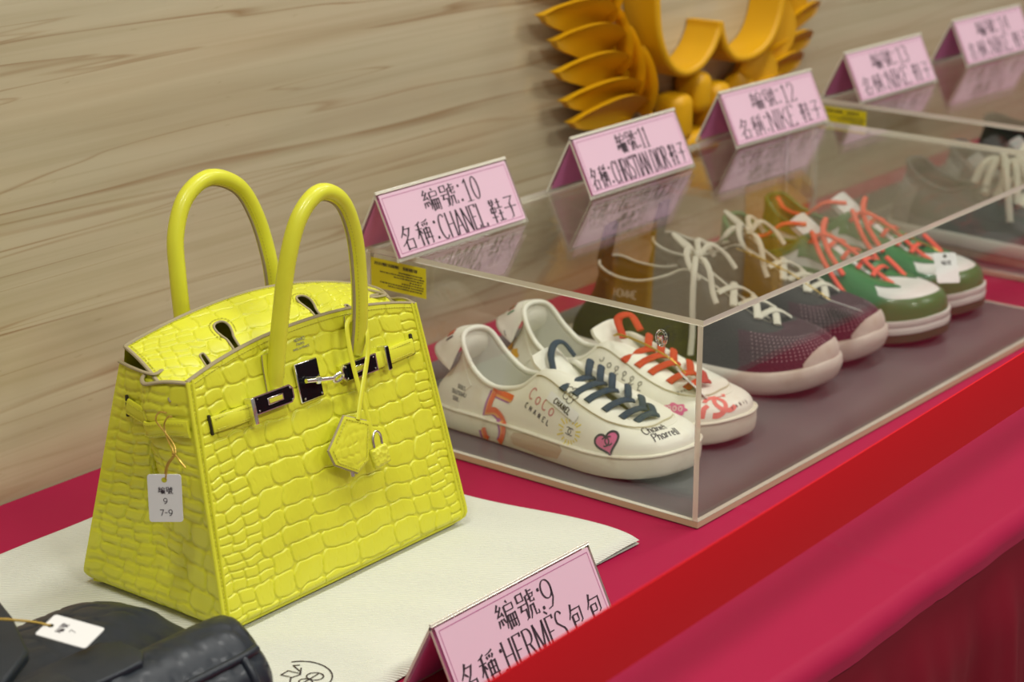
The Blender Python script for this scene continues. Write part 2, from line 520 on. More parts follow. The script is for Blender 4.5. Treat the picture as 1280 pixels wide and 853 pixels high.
# Latin letters and figures: (advance width, strokes)
LAT = {
    'C': (62, [arc(34, 50, 28, 50, 48, 312, 22)]), 'H': (66, [[(10, 0), (10, 100)], [(56, 0), (56, 100)], [(10, 52), (56, 52)]]),
    'A': (64, [[(4, 0), (32, 100)], [(32, 100), (60, 0)], [(14, 34), (50, 34)]]), 'N': (66, [[(10, 0), (10, 100)], [(10, 100), (56, 0)], [(56, 0), (56, 100)]]),
    'E': (58, [[(10, 0), (10, 100)], [(10, 100), (50, 100), (50, 88)], [(10, 52), (40, 52)], [(10, 0), (52, 0), (52, 14)]]),
    'È': (58, [[(10, 0), (10, 100)], [(10, 100), (50, 100), (50, 88)], [(10, 52), (40, 52)], [(10, 0), (52, 0), (52, 14)], [(18, 120), (34, 108)]]),
    'L': (56, [[(10, 0), (10, 100)], [(10, 0), (50, 0), (50, 14)]]), 'I': (26, [[(13, 0), (13, 100)]]),
    'R': (64, [[(10, 0), (10, 100)], [(10, 100), (32, 100)] + arc(32, 76, 20, 24, 90, -90, 12) + [(10, 52)], [(30, 52), (60, 0)]]),
    'P': (60, [[(10, 0), (10, 100)], [(10, 100), (32, 100)] + arc(32, 75, 21, 25, 90, -90, 12) + [(10, 50)]]),
    'S': (56, [arc(28, 75, 20, 25, 30, 200, 12) + [(14, 62), (42, 42)] + arc(28, 25, 20, 25, 20, -150, 12)]),
    'T': (60, [[(30, 0), (30, 100)], [(4, 88), (4, 100), (56, 100), (56, 88)]]),
    'D': (66, [[(10, 0), (10, 100)], [(10, 100), (26, 100)] + arc(26, 50, 32, 50, 90, -90, 18) + [(10, 0)]]),
    'O': (68, [arc(34, 50, 28, 50, 90, 450, 28)]), 'K': (66, [[(10, 0), (10, 100)], [(56, 100), (10, 42)], [(26, 60), (60, 0)]]),
    'M': (78, [[(8, 0), (10, 100)], [(10, 100), (39, 10)], [(39, 10), (66, 100)], [(66, 100), (70, 0)]]),
    'F': (56, [[(10, 0), (10, 100)], [(10, 100), (50, 100), (50, 88)], [(10, 52), (40, 52)]]),
    'U': (66, [[(10, 100), (10, 26)] + arc(33, 26, 23, 26, 180, 360, 12) + [(56, 100)]]),
    '0': (50, [arc(25, 50, 18, 50, 90, 450, 26)]), '1': (50, [[(12, 82), (27, 98), (27, 0)], [(14, 0), (40, 0)]]),
    '2': (50, [arc(25, 74, 18, 26, 170, -20, 14) + [(36, 52), (8, 2), (44, 2), (44, 14)]]),
    '3': (50, [arc(24, 76, 16, 24, 160, -80, 14) + arc(24, 27, 19, 27, 80, -160, 16)]),
    '4': (50, [[(34, 0), (34, 100), (5, 30), (46, 30)]]), '9': (50, [arc(25, 68, 18, 32, 0, 360, 22), [(43, 68), (40, 32), (28, 6), (12, 2)]]),
    '7': (50, [[(6, 98), (44, 98), (20, 0)]]), '-': (40, [[(6, 50), (34, 50)]]),
    ':': (28, [arc(14, 78, 2.5, 4, 0, 360, 8), arc(14, 14, 2.5, 4, 0, 360, 8)]), ' ': (30, []),
    'o': (56, [arc(28, 32, 22, 32, 90, 450, 22)]), 'h': (56, [[(10, 0), (12, 104)], [(10, 36), (26, 62), (42, 56), (44, 0), (54, 4)]]),
    'a': (58, [arc(26, 30, 20, 30, 40, 400, 18), [(46, 60), (46, 6), (58, 2)]]), 'n': (56, [[(10, 60), (10, 0)], [(10, 36), (28, 62), (42, 54), (44, 4), (56, 4)]]),
    'e': (52, [[(6, 28), (40, 36)] + arc(25, 32, 18, 30, 20, 310, 14)]), 'l': (28, [[(10, 104), (10, 6), (22, 0)]]),
    '(': (30, [arc(30, 50, 20, 56, 130, 230, 8)]), ')': (30, [arc(0, 50, 20, 56, 50, -50, 8)]),
    'r': (44, [[(8, 60), (12, 0)], [(10, 36), (24, 60), (40, 56)]]),
}


def ribbon(pts, wfn, n=None, cap=True):
    """flat band along a 2D polyline -> (verts2d, quads)"""
    P = np.asarray(pts, float)
    seg = np.linalg.norm(np.diff(P, axis=0), axis=1)
    s = np.concatenate([[0], np.cumsum(seg)])
    L = s[-1]
    if n is not None:
        ss = np.unique(np.concatenate([np.linspace(0, L, n), s]))
        P = np.stack([np.interp(ss, s, P[:, 0]), np.interp(ss, s, P[:, 1])], 1)
        s = ss
    T = np.diff(P, axis=0)
    T = T / (np.linalg.norm(T, axis=1)[:, None] + 1e-9)
    Tm = np.vstack([T[:1], T[:-1] + T[1:], T[-1:]])
    Tm = Tm / (np.linalg.norm(Tm, axis=1)[:, None] + 1e-9)
    vs, N = [], np.stack([-Tm[:, 1], Tm[:, 0]], 1)
    for i in range(len(P)):
        t0 = T[max(i - 1, 0)]
        c = max(0.55, abs(float(t0 @ Tm[i])))
        w = wfn(s[i] / (L + 1e-9), Tm[i]) / c
        vs.append(P[i] + N[i] * w / 2)
        vs.append(P[i] - N[i] * w / 2)
    fs = [(2 * i, 2 * i + 1, 2 * i + 3, 2 * i + 2) for i in range(len(P) - 1)]
    return vs, fs


def text_geo(items, wh, thick=0.085, thin=0.04, serif=True):
    """items: (string, x0, x1, y0, y1) in metres; returns 2D verts and faces"""
    V, F = [], []

    def put(vs, fs):
        b = len(V)
        V.extend(vs)
        F.extend([tuple(b + i for i in f) for f in fs])

    for st, x0, x1, y0, y1 in items:
        if all(c in HAN for c in st):
            adv = [(100, HAN[c], True) for c in st]
        else:
            adv = [(LAT[c][0], LAT[c][1], False) for c in st]
        tot = sum(a[0] for a in adv)
        kx, ky = (x1 - x0) / tot, (y1 - y0) / 100.0
        px = 0
        for w, strokes, han in adv:
            for sk in strokes:
                pts = [(x0 + (px + (4 + p[0] * 0.92 if han else p[0])) * kx, y0 + p[1] * ky) for p in sk]
                hh = y1 - y0
                if han:
                    diag = len(pts) >= 2 and abs(sk[-1][0] - sk[0][0]) > 4 and abs(sk[-1][1] - sk[0][1]) > 4
                    def wf(t, T, d=diag):
                        b = thin * 1.15 + (thick - thin) * abs(T[1]) ** 1.3
                        b *= (1.15 - 0.55 * t) if d else (1.12 - 0.2 * math.sin(PI * t))
                        return b * hh
                else:
                    def wf(t, T):
                        return (thin + (thick - thin) * abs(T[1]) ** 1.6) * hh
                put(*ribbon(pts, wf, 10))
                if serif and not han and len(sk) == 2:
                    for e, p in enumerate(sk):
                        if p[1] in (0, 100) and abs(sk[0][0] - sk[1][0]) < 40:
                            cx, cy = pts[e]
                            r = 6.5 * kx
                            t = thin * 0.8 * hh
                            put([(cx - r, cy - t / 2), (cx + r, cy - t / 2), (cx + r, cy + t / 2), (cx - r, cy + t / 2)], [(0, 1, 2, 3)])
            px += w
    return V, F


# ------------------------------------------------------------------ sign cards
M_clear = acrylic('clear_acrylic')
M_sign_clear = acrylic('clear_sign_acrylic', (0.97, 0.975, 0.965), 0.02)


def edge_mat():
    m = mat('acrylic_edge', (0.80, 0.77, 0.66), 0.25, spec=0.6, bump=('noise', 120, 0.3, 0.001))
    nt = m.node_tree
    b = nt.nodes['Principled BSDF']
    b.inputs['Transmission Weight'].default_value = 0.25
    b.inputs['IOR'].default_value = 1.2
    return m


M_edge = edge_mat()
M_sign_edge = mat('sign_edge', (0.74, 0.71, 0.60), 0.15, spec=0.6)


def paper(name, col):
    m = mat(name, col, 0.55, spec=0.3)
    nt = m.node_tree
    b = nt.nodes['Principled BSDF']
    out = nt.nodes['Material Output']
    tl = nt.nodes.new('ShaderNodeBsdfTranslucent')
    tl.inputs['Color'].default_value = (col[0] * 0.85, col[1] * 0.55, col[2] * 0.75, 1)
    mx = nt.nodes.new('ShaderNodeMixShader')
    mx.inputs['Fac'].default_value = 0.18
    nt.links.new(b.outputs['BSDF'], mx.inputs[1])
    nt.links.new(tl.outputs['BSDF'], mx.inputs[2])
    nt.links.new(mx.outputs['Shader'], out.inputs['Surface'])
    return m


M_pink = paper('pink_paper', (0.86, 0.60, 0.72))
M_pink_shaded = mat('shaded_pink_paper_back', (0.78, 0.24, 0.50), 0.5)  # same pink sheet; inner shade and light showing through are put into its colour
M_ink = mat('black_ink', (0.035, 0.02, 0.03), 0.6)
M_border = mat('plum_ink', (0.45, 0.12, 0.28), 0.6)


def sign(loc, rz, items, label, W=0.196, h=0.062, d=0.031):
    t = thing('sign_card', label, 'sign', loc, rz, 'pink numbered sign cards')
    th = 0.0022
    face = math.hypot(h, d)
    ang = math.atan2(d, h)
    def P(u, q, side, off):
        # u along the card, q from the foot (0) to the apex (1), off along the outward normal
        ny_, nz_ = math.cos(ang) * side, math.sin(ang)
        return (u, side * d * (1 - q) + ny_ * off, h * q + nz_ * off)
    mb = MB()
    for side in (-1, 1):
        a = [P(-W / 2, 0, side, 0), P(W / 2, 0, side, 0), P(W / 2, 1, side, 0), P(-W / 2, 1, side, 0)]
        b = [P(-W / 2, 0, side, -th), P(W / 2, 0, side, -th), P(W / 2, 1 - th / face, side, -th), P(-W / 2, 1 - th / face, side, -th)]
        mb.add(a, [(0, 1, 2, 3)], 0)
        mb.add(b, [(3, 2, 1, 0)], 0)
        mb.add(a + b, [(0, 3, 7, 4), (1, 5, 6, 2), (0, 4, 5, 1)], 1)
        mb.add([a[2], a[3], P(-W / 2, 1, side, -th), P(W / 2, 1, side, -th)], [(0, 1, 2, 3)], 1)
        # small lip that holds the paper at the foot
        q0, q1 = 0.0, 0.05
        c = [P(-W / 2, q0, side, -th - 0.0006), P(W / 2, q0, side, -th - 0.0006), P(W / 2, q1, side, -th - 0.0006), P(-W / 2, q1, side, -th - 0.0006)]
        mb.add(c, [(0, 1, 2, 3)], 1)
    mb.build('acrylic_stand', [M_sign_clear, M_sign_edge], t, smooth=False, recalc=False)
    # bright bent apex of the acrylic
    MB().sweep([(-W / 2, 0, h + 0.0004), (W / 2, 0, h + 0.0004)], 0.0010, 0.0007, n=10).build('acrylic_fold', M_sign_edge, t)
    pm = MB()
    i0, i1, off = 0.003, 0.955, 0.0005
    for side in (-1, 1):
        a = [P(-W / 2 + i0, 0.055, side, off), P(W / 2 - i0, 0.055, side, off), P(W / 2 - i0, i1, side, off), P(-W / 2 + i0, i1, side, off)]
        b = [P(-W / 2 + i0, 0.055, side, -th - 0.0010), P(W / 2 - i0, 0.055, side, -th - 0.0010), P(W / 2 - i0, i1 - 0.03, side, -th - 0.0010), P(-W / 2 + i0, i1 - 0.03, side, -th - 0.0010)]
        pm.add(a, [(0, 1, 2, 3)], 0)
        pm.add(b, [(3, 2, 1, 0)], 1)
    pp = pm.build('paper', [M_pink, M_pink_shaded], t, smooth=False, recalc=False)
    V, F = text_geo([(s, (x0 - 0.5) * (W - 2 * i0), (x1 - 0.5) * (W - 2 * i0), y0 * face, y1 * face) for s, x0, x1, y0, y1 in items], 1, 0.092, 0.036)
    MB().add([P(v[0], v[1] / face, -1, off + 0.0002) for v in V], F).build('lettering', M_ink, pp, smooth=False, recalc=False)
    bm_ = MB()
    x0, x1, y0, y1 = -W / 2 + i0 + 0.003, W / 2 - i0 - 0.003, 0.10, 0.905
    for q in (((x0, y0), (x1, y0)), ((x1, y0), (x1, y1)), ((x1, y1), (x0, y1)), ((x0, y1), (x0, y0))):
        wv, wf = ribbon([(a, b * face) for a, b in q], lambda s, T: 0.0006)
        bm_.add([P(v[0], v[1] / face, -1, off + 0.0002) for v in wv], wf)
    bm_.build('border_line', M_border, pp, smooth=False, recalc=False)
    return t


L1, L2 = (0.53, 0.865), (0.115, 0.47)


def lines(top, bottom):
    return [(s, a, b, *L1) for s, a, b in top] + [(s, a, b, *L2) for s, a, b in bottom]


SHOE = '鞋子'
CT = 0.1950          # height of the case tops
c10 = lines([('編號', .285, .555), (':', .56, .60), ('10', .605, .735)], [('名稱', .03, .285), (':', .295, .335), ('CHANEL', .34, .705), (SHOE, .745, .97)])
c11 = lines([('編號', .355, .555), (':', .555, .59), ('11', .585, .67)], [('名稱', .02, .195), (':', .2, .235), ('CHRISTIAN', .24, .60), ('DIOR', .625, .785), (SHOE, .805, .97)])
c12 = lines([('編號', .26, .545), (':', .55, .595), ('12', .60, .755)], [('名稱', .045, .325), (':', .33, .37), ('NIKE', .375, .675), (SHOE, .73, .97)])
c13 = lines([('編號', .26, .545), (':', .55, .595), ('13', .60, .755)], [('名稱', .045, .325), (':', .33, .37), ('NIKE', .375, .675), (SHOE, .73, .97)])
c14 = lines([('編號', .26, .545), (':', .55, .595), ('14', .60, .755)], [('名稱', .045, .325), (':', .33, .37), ('NIKE', .375, .675), (SHOE, .73, .97)])
c9 = lines([('編號', .33, .595), (':', .60, .64), ('9', .625, .71)], [('名稱', .02, .265), (':', .275, .315), ('HERMÈS', .30, .71), ('包', .73, .835), ('包', .855, .965)])
sign((-0.299, -0.561, 0.0), 0.0, c9, 'pink sign card numbered 9 beside the cream dust bag, partly behind the red belt')
sign((0.0745, -0.178, CT), math.radians(-0.6), c10, 'pink sign card numbered 10 at the left end of the near display case')
sign((0.3835, -0.177, CT), math.radians(-0.1), c11, 'pink sign card numbered 11, middle card on the near display case')
sign((0.6865, -0.171, CT), math.radians(-2.6), c12, 'pink sign card numbered 12 at the right end of the near display case')
sign((1.005, -0.155, CT), math.radians(-2.0), c13, 'pink sign card numbered 13 on the left end of the far display case')
sign((1.322, -0.148, CT), math.radians(-3.0), c14, 'pink sign card numbered 14 at the top right corner of the photo')

# ------------------------------------------------------------------ display cases
M_base = mat('plum_board', (0.122, 0.122, 0.124), 0.30, spec=0.45)
M_baseedge = mat('board_edge', (0.56, 0.46, 0.30), 0.45)
M_sticker = mat('yellow_label', (0.70, 0.62, 0.010), 0.45)


def latch_mat():
    m = bpy.data.materials.get('clear_latch')
    if m is None:
        m = mat('clear_latch', (0.93, 0.95, 0.94), 0.03, spec=0.5)
        m.node_tree.nodes['Principled BSDF'].inputs['Transmission Weight'].default_value = 1.0
        m.node_tree.nodes['Principled BSDF'].inputs['IOR'].default_value = 1.48
    return m


def case(x0, x1, label, y0=-0.5358, y1=-0.1425, yb=-0.0575):
    H, th = CT, 0.0052
    L, D = x1 - x0, y1 - y0
    t = thing('display_case', label, 'display case', (x0, y0, 0.0), 0.0, 'clear acrylic display cases')
    e = 0.0006
    MB().box((0, 0, 0.0), (L, yb - y0, 0.0058), 0, em=1).build('base_board', [M_base, M_baseedge], t, smooth=False)
    for nm, lo, hi in (('front_panel', (0, 0, 0.0060), (L, th, H - th - e)), ('back_panel', (0, D - th, 0.0060), (L, D, H - th - e)),
                       ('end_panel', (0, th + e, 0.0060), (th, D - th - e, H - th - e)), ('end_panel', (L - th, th + e, 0.0060), (L, D - th - e, H - th - e)),
                       ('top_panel', (0, 0, H - th), (L, D, H - 0.0001))):
        MB().box(lo, hi, 0, em=1).build(nm, [M_clear, M_edge], t, smooth=False)
    # yellow label on the end panel
    lab = MB().box((-0.0006, D - 0.0775, H - 0.0398), (-0.0001, D - 0.0070, H - 0.0098)).build('label_sticker', M_sticker, t, smooth=False)
    mb = MB()
    r = random.Random(5)
    yy = 0.005
    ya = D - 0.0070
    while yy < 0.060:
        w = r.choice((0.0006, 0.0009, 0.0014, 0.0020))
        if not 0.036 < yy < 0.041:
            mb.box((-0.0008, ya - yy - w, H - 0.0162), (-0.0006, ya - yy, H - 0.0130))
        yy += w + r.choice((0.0005, 0.0008, 0.0011))
    for k, (a, b) in enumerate(((0.036, 0.066), (0.012, 0.066), (0.03, 0.066), (0.05, 0.066), (0.04, 0.066), (0.012, 0.066), (0.022, 0.066))):
        z = H - 0.0192 - 0.0026 * k
        yy = a
        while yy < b:
            w = r.uniform(0.001, 0.003)
            mb.box((-0.0008, ya - yy - w, z - 0.0012), (-0.0006, ya - yy, z))
            yy += w + r.uniform(0.0005, 0.0012)
    mb.build('label_print', M_ink, lab, smooth=False)
    # clear latch pieces near the front corner
    M = Matrix(((0, 0, -1, 0), (1, 0, 0, 0), (0, 1, 0, 0), (0, 0, 0, 1)))
    ring = [(0.0052 * math.cos(a), (0.0075 if math.sin(a) > 0 else 0.0065) * math.sin(a)) for a in np.linspace(0, 2 * PI, 20, endpoint=False)]
    c2 = MB()
    c2.sweep([(-0.0014, 0.0425 + p[0], H - 0.0245 + p[1]) for p in ring], 0.0013, n=8, closed=True)
    c2.rbox((-0.003, 0.0425, H - 0.026), (0.005, 0.004, 0.009), 0.0012)
    c2.build('latch', latch_mat(), t)
    MB().rbox((0.0125, 0.047, H - th - 0.0016), (0.006, 0.017, 0.003), 0.0012).build('latch', bpy.data.materials['clear_latch'], t)
    return t


case(0.0, 0.786, 'near clear acrylic display case holding three pairs of sneakers')
case(0.907, 1.70, 'far clear acrylic display case at the right edge with grey shoes inside', -0.508, -0.112)

# ------------------------------------------------------------------ yellow emblem on the wall
M_yel = mat('golden_yellow_paint', (0.70, 0.37, 0.004), 0.42, spec=0.4)
em = thing('wall_emblem', 'large golden yellow laurel emblem mounted on the marble wall behind the cards', 'emblem', (0.78, 0.0, 0.28))


def em_pts(p):
    return [(x - 0.78, z - 0.28) for x, z in p]


rimL = em_pts([(0.642, 0.62), (0.630, 0.50), (0.629, 0.40), (0.633, 0.349), (0.639, 0.309), (0.652, 0.281), (0.672, 0.260), (0.699, 0.250), (0.730, 0.254), (0.757, 0.271), (0.772, 0.292), (0.774, 0.304)])
rimR = em_pts([(0.776, 0.302), (0.783, 0.283), (0.794, 0.266), (0.816, 0.252), (0.853, 0.249), (0.886, 0.258), (0.909, 0.277), (0.924, 0.314), (0.932, 0.38), (0.93, 0.48), (0.918, 0.62)])
for rim in (rimL, rimR):
    c = catmull([(x, 0, z) for x, z in rim], 70)
    # band standing out from the wall: rounded section 0.009 thick, 0.05 deep
    T = np.gradient(c, axis=0)
    T /= np.linalg.norm(T, axis=1)[:, None]
    Nn = np.stack([-T[:, 2], 0 * T[:, 0], T[:, 0]], 1)
    prof = [(-0.0055, -0.001)] + [(-0.0055, -0.044)] + [(0.0055 * math.cos(a), -0.046 - 0.005 * math.sin(a)) for a in np.linspace(PI, 0, 7)] + [(0.0055, -0.044), (0.0055, -0.001)]
    P = np.array([[c[i] + Nn[i] * a + np.array([0, b, 0]) for a, b in prof] for i in range(len(c))])
    mb = MB().grid(P)
    mb.fan(P[0]).fan(P[-1])
    mb.build('scroll_band', M_yel, em, angle=50)


def leaf(base, tip, width, lift, curl, side=1):
    """a pointed laurel blade, thick and cupped, from base to tip (x, z), rising off the wall"""
    b, tp = np.array([base[0] - 0.78, 0, base[1] - 0.28]), np.array([tip[0] - 0.78, 0, tip[1] - 0.28])
    ax = tp - b
    Lg = np.linalg.norm(ax)
    ax /= Lg
    sd = np.array([-ax[2], 0, ax[0]]) * side
    nu, nv = 16, 9
    P = np.zeros((2, nu, nv, 3))
    for i, u in enumerate(np.linspace(0, 1, nu)):
        w = width * (math.sin(PI * min(1, 0.20 + 0.80 * u)) ** 0.55 * (1 - 0.12 * u) + 0.02)
        cen = b + ax * Lg * u + sd * curl * math.sin(PI * u) * 0.5
        dep = -0.010 - lift * 0.55 * u ** 1.2
        for j, v in enumerate(np.linspace(-1, 1, nv)):
            k_ = (v + 1) / 2
            tilt = -0.034 * k_ * math.sin(PI * min(1, 0.12 + 0.88 * u)) ** 0.7 + 0.016 * math.sin(PI * k_) * (1 - 0.6 * u)
            q = cen + sd * w * 0.5 * v
            P[0, i, j] = q + np.array([0, dep + tilt - 0.004, 0])
            P[1, i, j] = q + np.array([0, dep + tilt + 0.005, 0])
    mb = MB().grid(P[0]).grid(P[1], flip=True)
    for a in (0, -1):
        mb.grid(np.stack([P[0][:, a], P[1][:, a]], 1))
        mb.grid(np.stack([P[0][a], P[1][a]], 1))
    return mb.build('laurel_leaf', M_yel, em, angle=60)


for base, tip in (((0.560, 0.402), (0.43, 0.440)), ((0.565, 0.358), (0.425, 0.396)), ((0.573, 0.312), (0.428, 0.354)), ((0.590, 0.282), (0.451, 0.322)), ((0.606, 0.250), (0.458, 0.284)), ((0.634, 0.216), (0.472, 0.248)), ((0.643, 0.198), (0.486, 0.220))):
    leaf(base, tip, 0.050, 0.034, 0.022, -1)
for base, tip in (((0.565, 0.35), (0.545, 0.44)), ((0.572, 0.325), (0.572, 0.405)), ((0.600, 0.265), (0.586, 0.345)), ((0.628, 0.225), (0.612, 0.318)), ((0.655, 0.205), (0.640, 0.290))):
    leaf(base, tip, 0.030, 0.022, 0.004, 1)
MB().sweep(catmull([(-0.10, -0.014, -0.095), (-0.16, -0.014, -0.03), (-0.215, -0.014, 0.08), (-0.235, -0.014, 0.26)], 24), 0.007, n=10).build('laurel_stem', M_yel, em)
MB().sweep(catmull([(0.10, -0.014, -0.09), (0.16, -0.014, -0.02), (0.20, -0.014, 0.08), (0.225, -0.014, 0.26)], 24), 0.007, n=10).build('laurel_stem', M_yel, em)
for base, tip in (((0.985, 0.36), (1.07, 0.43)), ((0.965, 0.30), (1.052, 0.355)), ((0.955, 0.255), (1.044, 0.288)), ((0.930, 0.225), (1.026, 0.246)), ((0.900, 0.200), (1.004, 0.220)), ((0.87, 0.18), (0.965, 0.190))):
    leaf(base, tip, 0.048, 0.034, 0.020, 1)
for base, tip in (((0.985, 0.33), (0.985, 0.44)), ((0.955, 0.27), (0.968, 0.38)), ((0.915, 0.225), (0.945, 0.325)), ((0.875, 0.195), (0.900, 0.262)), ((0.84, 0.18), (0.862, 0.225))):
    leaf(base, tip, 0.040, 0.024, 0.008, -1)
for (x, z, sx, sz) in ((0.708, 0.190, 0.040, 0.062), (0.752, 0.216, 0.036, 0.052), (0.795, 0.192, 0.040, 0.062), (0.750, 0.150, 0.085, 0.035)):
    MB().rbox((x - 0.78, -0.024, z - 0.28), (sx, 0.046, sz), 0.014, 4).build('knot', M_yel, em)

# ------------------------------------------------------------------ croc leather helpers


def croc_seeds(u0, u1, v0, v1, cw, ch, jit=0.18, off=0.5):
    """seed points of scales: rows of height ch(v), cells of width cw(u, v)"""
    S = []
    v, row = v0 - 0.01, 0
    while v < v1 + 0.012:
        h = ch(v)
        u = u0 - 0.03 + RNG.uniform(0, 0.01)
        while u < u1 + 0.03:
            w = cw(u, v)
            S.append((u + w * (0.5 + RNG.uniform(-jit, jit)), v + h * (0.5 + RNG.uniform(-jit, jit)) + 0.35 * h * (row % 2) * 0))
            # narrow columns carry two low scales where the middle has one tall
            u += w * (1 + RNG.uniform(-0.12, 0.12))
        v += h
        row += 1
    return S


def croc_height(U, V, seeds, aspect=1.0, width=0.0016, depth=0.0007, dome=0.0003):
    kd = KDTree(len(seeds))
    for i, (a, b) in enumerate(seeds):
        kd.insert((a * aspect, b, 0), i)
    kd.balance()
    out = np.zeros(U.shape)
    uf, vf, of = U.ravel() * aspect, V.ravel(), out.ravel()
    for i in range(len(uf)):
        r = kd.find_n((uf[i], vf[i], 0), 3)
        a = r[0][0]
        best = 1.0
        for q in r[1:]:
            b = q[0]
            dx, dy = b.x - a.x, b.y - a.y
            L = math.hypot(dx, dy) + 1e-9
            d = ((a.x + b.x) / 2 - uf[i]) * dx / L + ((a.y + b.y) / 2 - vf[i]) * dy / L
            best = min(best, d)
        t = min(best / width, 1.0)
        of[i] = -depth * (1 - t * t * (3 - 2 * t)) + dome * min(best / 0.006, 1.0)
    return of.reshape(U.shape)


def croc_plates(U, V, rowh, cols, split=0.021, width=0.0015, depth=0.0008, wrinkle=0.0, jit=0.14, round_=0.30):
    """rows of rectangular plates, wide in the middle, smaller and split toward the sides.
    U, V in metres (V from 0 up); cols = plate widths from the middle line outward"""
    wob = np.random.default_rng(3)
    ph = wob.uniform(0, 6.28, 12)
    u = U + 0.0009 * np.sin(V * 210 + U * 40 + ph[0]) + 0.0014 * np.sin(V * 95 + ph[1]) + 0.0005 * np.sin(V * 390 + U * 160 + ph[2])
    v = V + 0.0006 * np.sin(U * 190 + V * 60 + ph[3]) + 0.0014 * np.sin(U * 61 + V * 30 + ph[4]) + 0.0004 * np.sin(U * 370 + V * 120 + ph[5])
    out = np.full(U.shape, -depth)
    vmin, vmax = v.min(), v.max()
    y = vmin - 0.001
    while y < vmax + 0.001:
        h = rowh * (1 + RNG.uniform(-0.16, 0.16))
        rm = (v >= y) & (v < y + h)
        if rm.any():
            edges = [RNG.uniform(-0.006, 0.006)]
            for sgn in (1, -1):
                x = edges[0]
                e = []
                for c in cols + [cols[-1]] * 30:
                    x += sgn * c * (1 + RNG.uniform(-jit, jit))
                    e.append(x)
                    if abs(x) > 0.2:
                        break
                if sgn > 0:
                    right = e
                else:
                    left = e[::-1]
            xs_ = left + [edges[0]] + right
            for x0, x1 in zip(xs_[:-1], xs_[1:]):
                m = rm & (u >= x0) & (u < x1)
                if not m.any():
                    continue
                parts = [(y, y + h)]
                if x1 - x0 < split:
                    c = y + h * (0.5 + RNG.uniform(-0.12, 0.12))
                    parts = [(y, c), (c, y + h)]
                for (y0, y1) in parts:
                    mm = m & (v >= y0) & (v < y1)
                    if not mm.any():
                        continue
                    a = np.minimum(u[mm] - x0, x1 - u[mm])
                    b = np.minimum(v[mm] - y0, y1 - v[mm])
                    r = round_ * min(x1 - x0, y1 - y0)
                    d = np.minimum(a, b)
                    cz = (a < r) & (b < r)
                    d[cz] = r - np.sqrt((r - a[cz]) ** 2 + (r - b[cz]) ** 2)
                    t = np.clip(d / width, 0, 1)
                    hh = -depth * (1 - t * t * (3 - 2 * t)) + 0.00030 * np.clip(d / 0.0045, 0, 1) ** 0.6
                    if wrinkle and x1 - x0 > split:
                        hh -= wrinkle * np.clip(np.sin((u[mm] - x0) / (x1 - x0) * PI * round((x1 - x0) / 0.011)) ** 24, 0, 1) * (0.5 + 0.5 * np.sin(v[mm] * 700 + x0 * 900))
                    out[mm] = hh
        y += h
    return out


def displace(P, h, sign=1):
    du = np.gradient(P, axis=0)
    dv = np.gradient(P, axis=1)
    N = np.cross(du, dv)
    N /= np.linalg.norm(N, axis=2)[:, :, None] + 1e-12
    return P + sign * N * h[:, :, None]


def stitches(mb, pts, up, step=0.0032, ln=0.0021, w=0.0005, h=0.0004, inset=0.0):
    pts = np.asarray(pts, float)
    s = np.concatenate([[0], np.cumsum(np.linalg.norm(np.diff(pts, axis=0), axis=1))])
    up = np.asarray(up, float)
    for d in np.arange(step / 2, s[-1] - step / 2, step):
        a = np.array([np.interp(d - ln / 2, s, pts[:, k]) for k in range(3)])
        b = np.array([np.interp(d + ln / 2, s, pts[:, k]) for k in range(3)])
        u = up if up.ndim == 1 else np.array([np.interp(d, s, up[:, k]) for k in range(3)])
        t = (b - a) / (np.linalg.norm(b - a) + 1e-9)
        sd = np.cross(t, u)
        sd /= np.linalg.norm(sd) + 1e-9
        vs = [a - sd * w, a + sd * w, b + sd * w, b - sd * w, a + u * h, b + u * h]
        mb.add(vs, [(0, 1, 4), (1, 2, 5, 4), (2, 3, 5), (3, 0, 4, 5)])


# ------------------------------------------------------------------ the yellow bag
M_yl = mat('yellow_croc_leather', (0.72, 0.725, 0.040), 0.36, coat=0.12, spec=0.45, bump=('noise', 260, 0.10, 0.0006))
mottle(M_yl, (0.67, 0.67, 0.032), 26, 0.45, 0.7)
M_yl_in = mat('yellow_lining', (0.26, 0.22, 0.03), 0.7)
M_edgepaint = mat('taupe_leather_edge', (0.36, 0.30, 0.17), 0.6)
M_stitch = mat('yellow_thread', (0.56, 0.54, 0.03), 0.6)
M_pall = mat('polished_silver_metal', (0.80, 0.78, 0.73), 0.24, 1.0)
M_darkreflect = mat('metal_dark_reflection', (0.006, 0.006, 0.008), 0.10, spec=0.18)  # polished metal; the dark surroundings it mirrors are painted as its base colour
M_dark = mat('dark_gap', (0.03, 0.025, 0.005), 0.9)
M_gold = mat('gold_cord', (0.62, 0.42, 0.09), 0.32, 0.75)
M_white = mat('white_card', (0.82, 0.82, 0.81), 0.5)

BX, BY, BZ = -0.2785, -0.292, 0.0078
bag = thing('handbag', 'bright yellow crocodile leather handbag standing on the cream dust bag', 'handbag', (BX, BY, BZ))
B0 = np.array([BX, BY, BZ])
H_C, H_M = 0.1985, 0.2145          # panel height at the corners and in the middle (above BZ)


def hw(q):
    q = np.asarray(q, float)
    w = 0.1495 - 0.0150 * q
    r = np.clip(1 - q / 0.075, 0, 1)
    return w - 0.016 * (1 - np.sqrt(np.clip(1 - r * r, 0, 1)))


def ztop(u):
    return H_C + (H_M - H_C) * (1 - np.abs(u) ** 2.2)


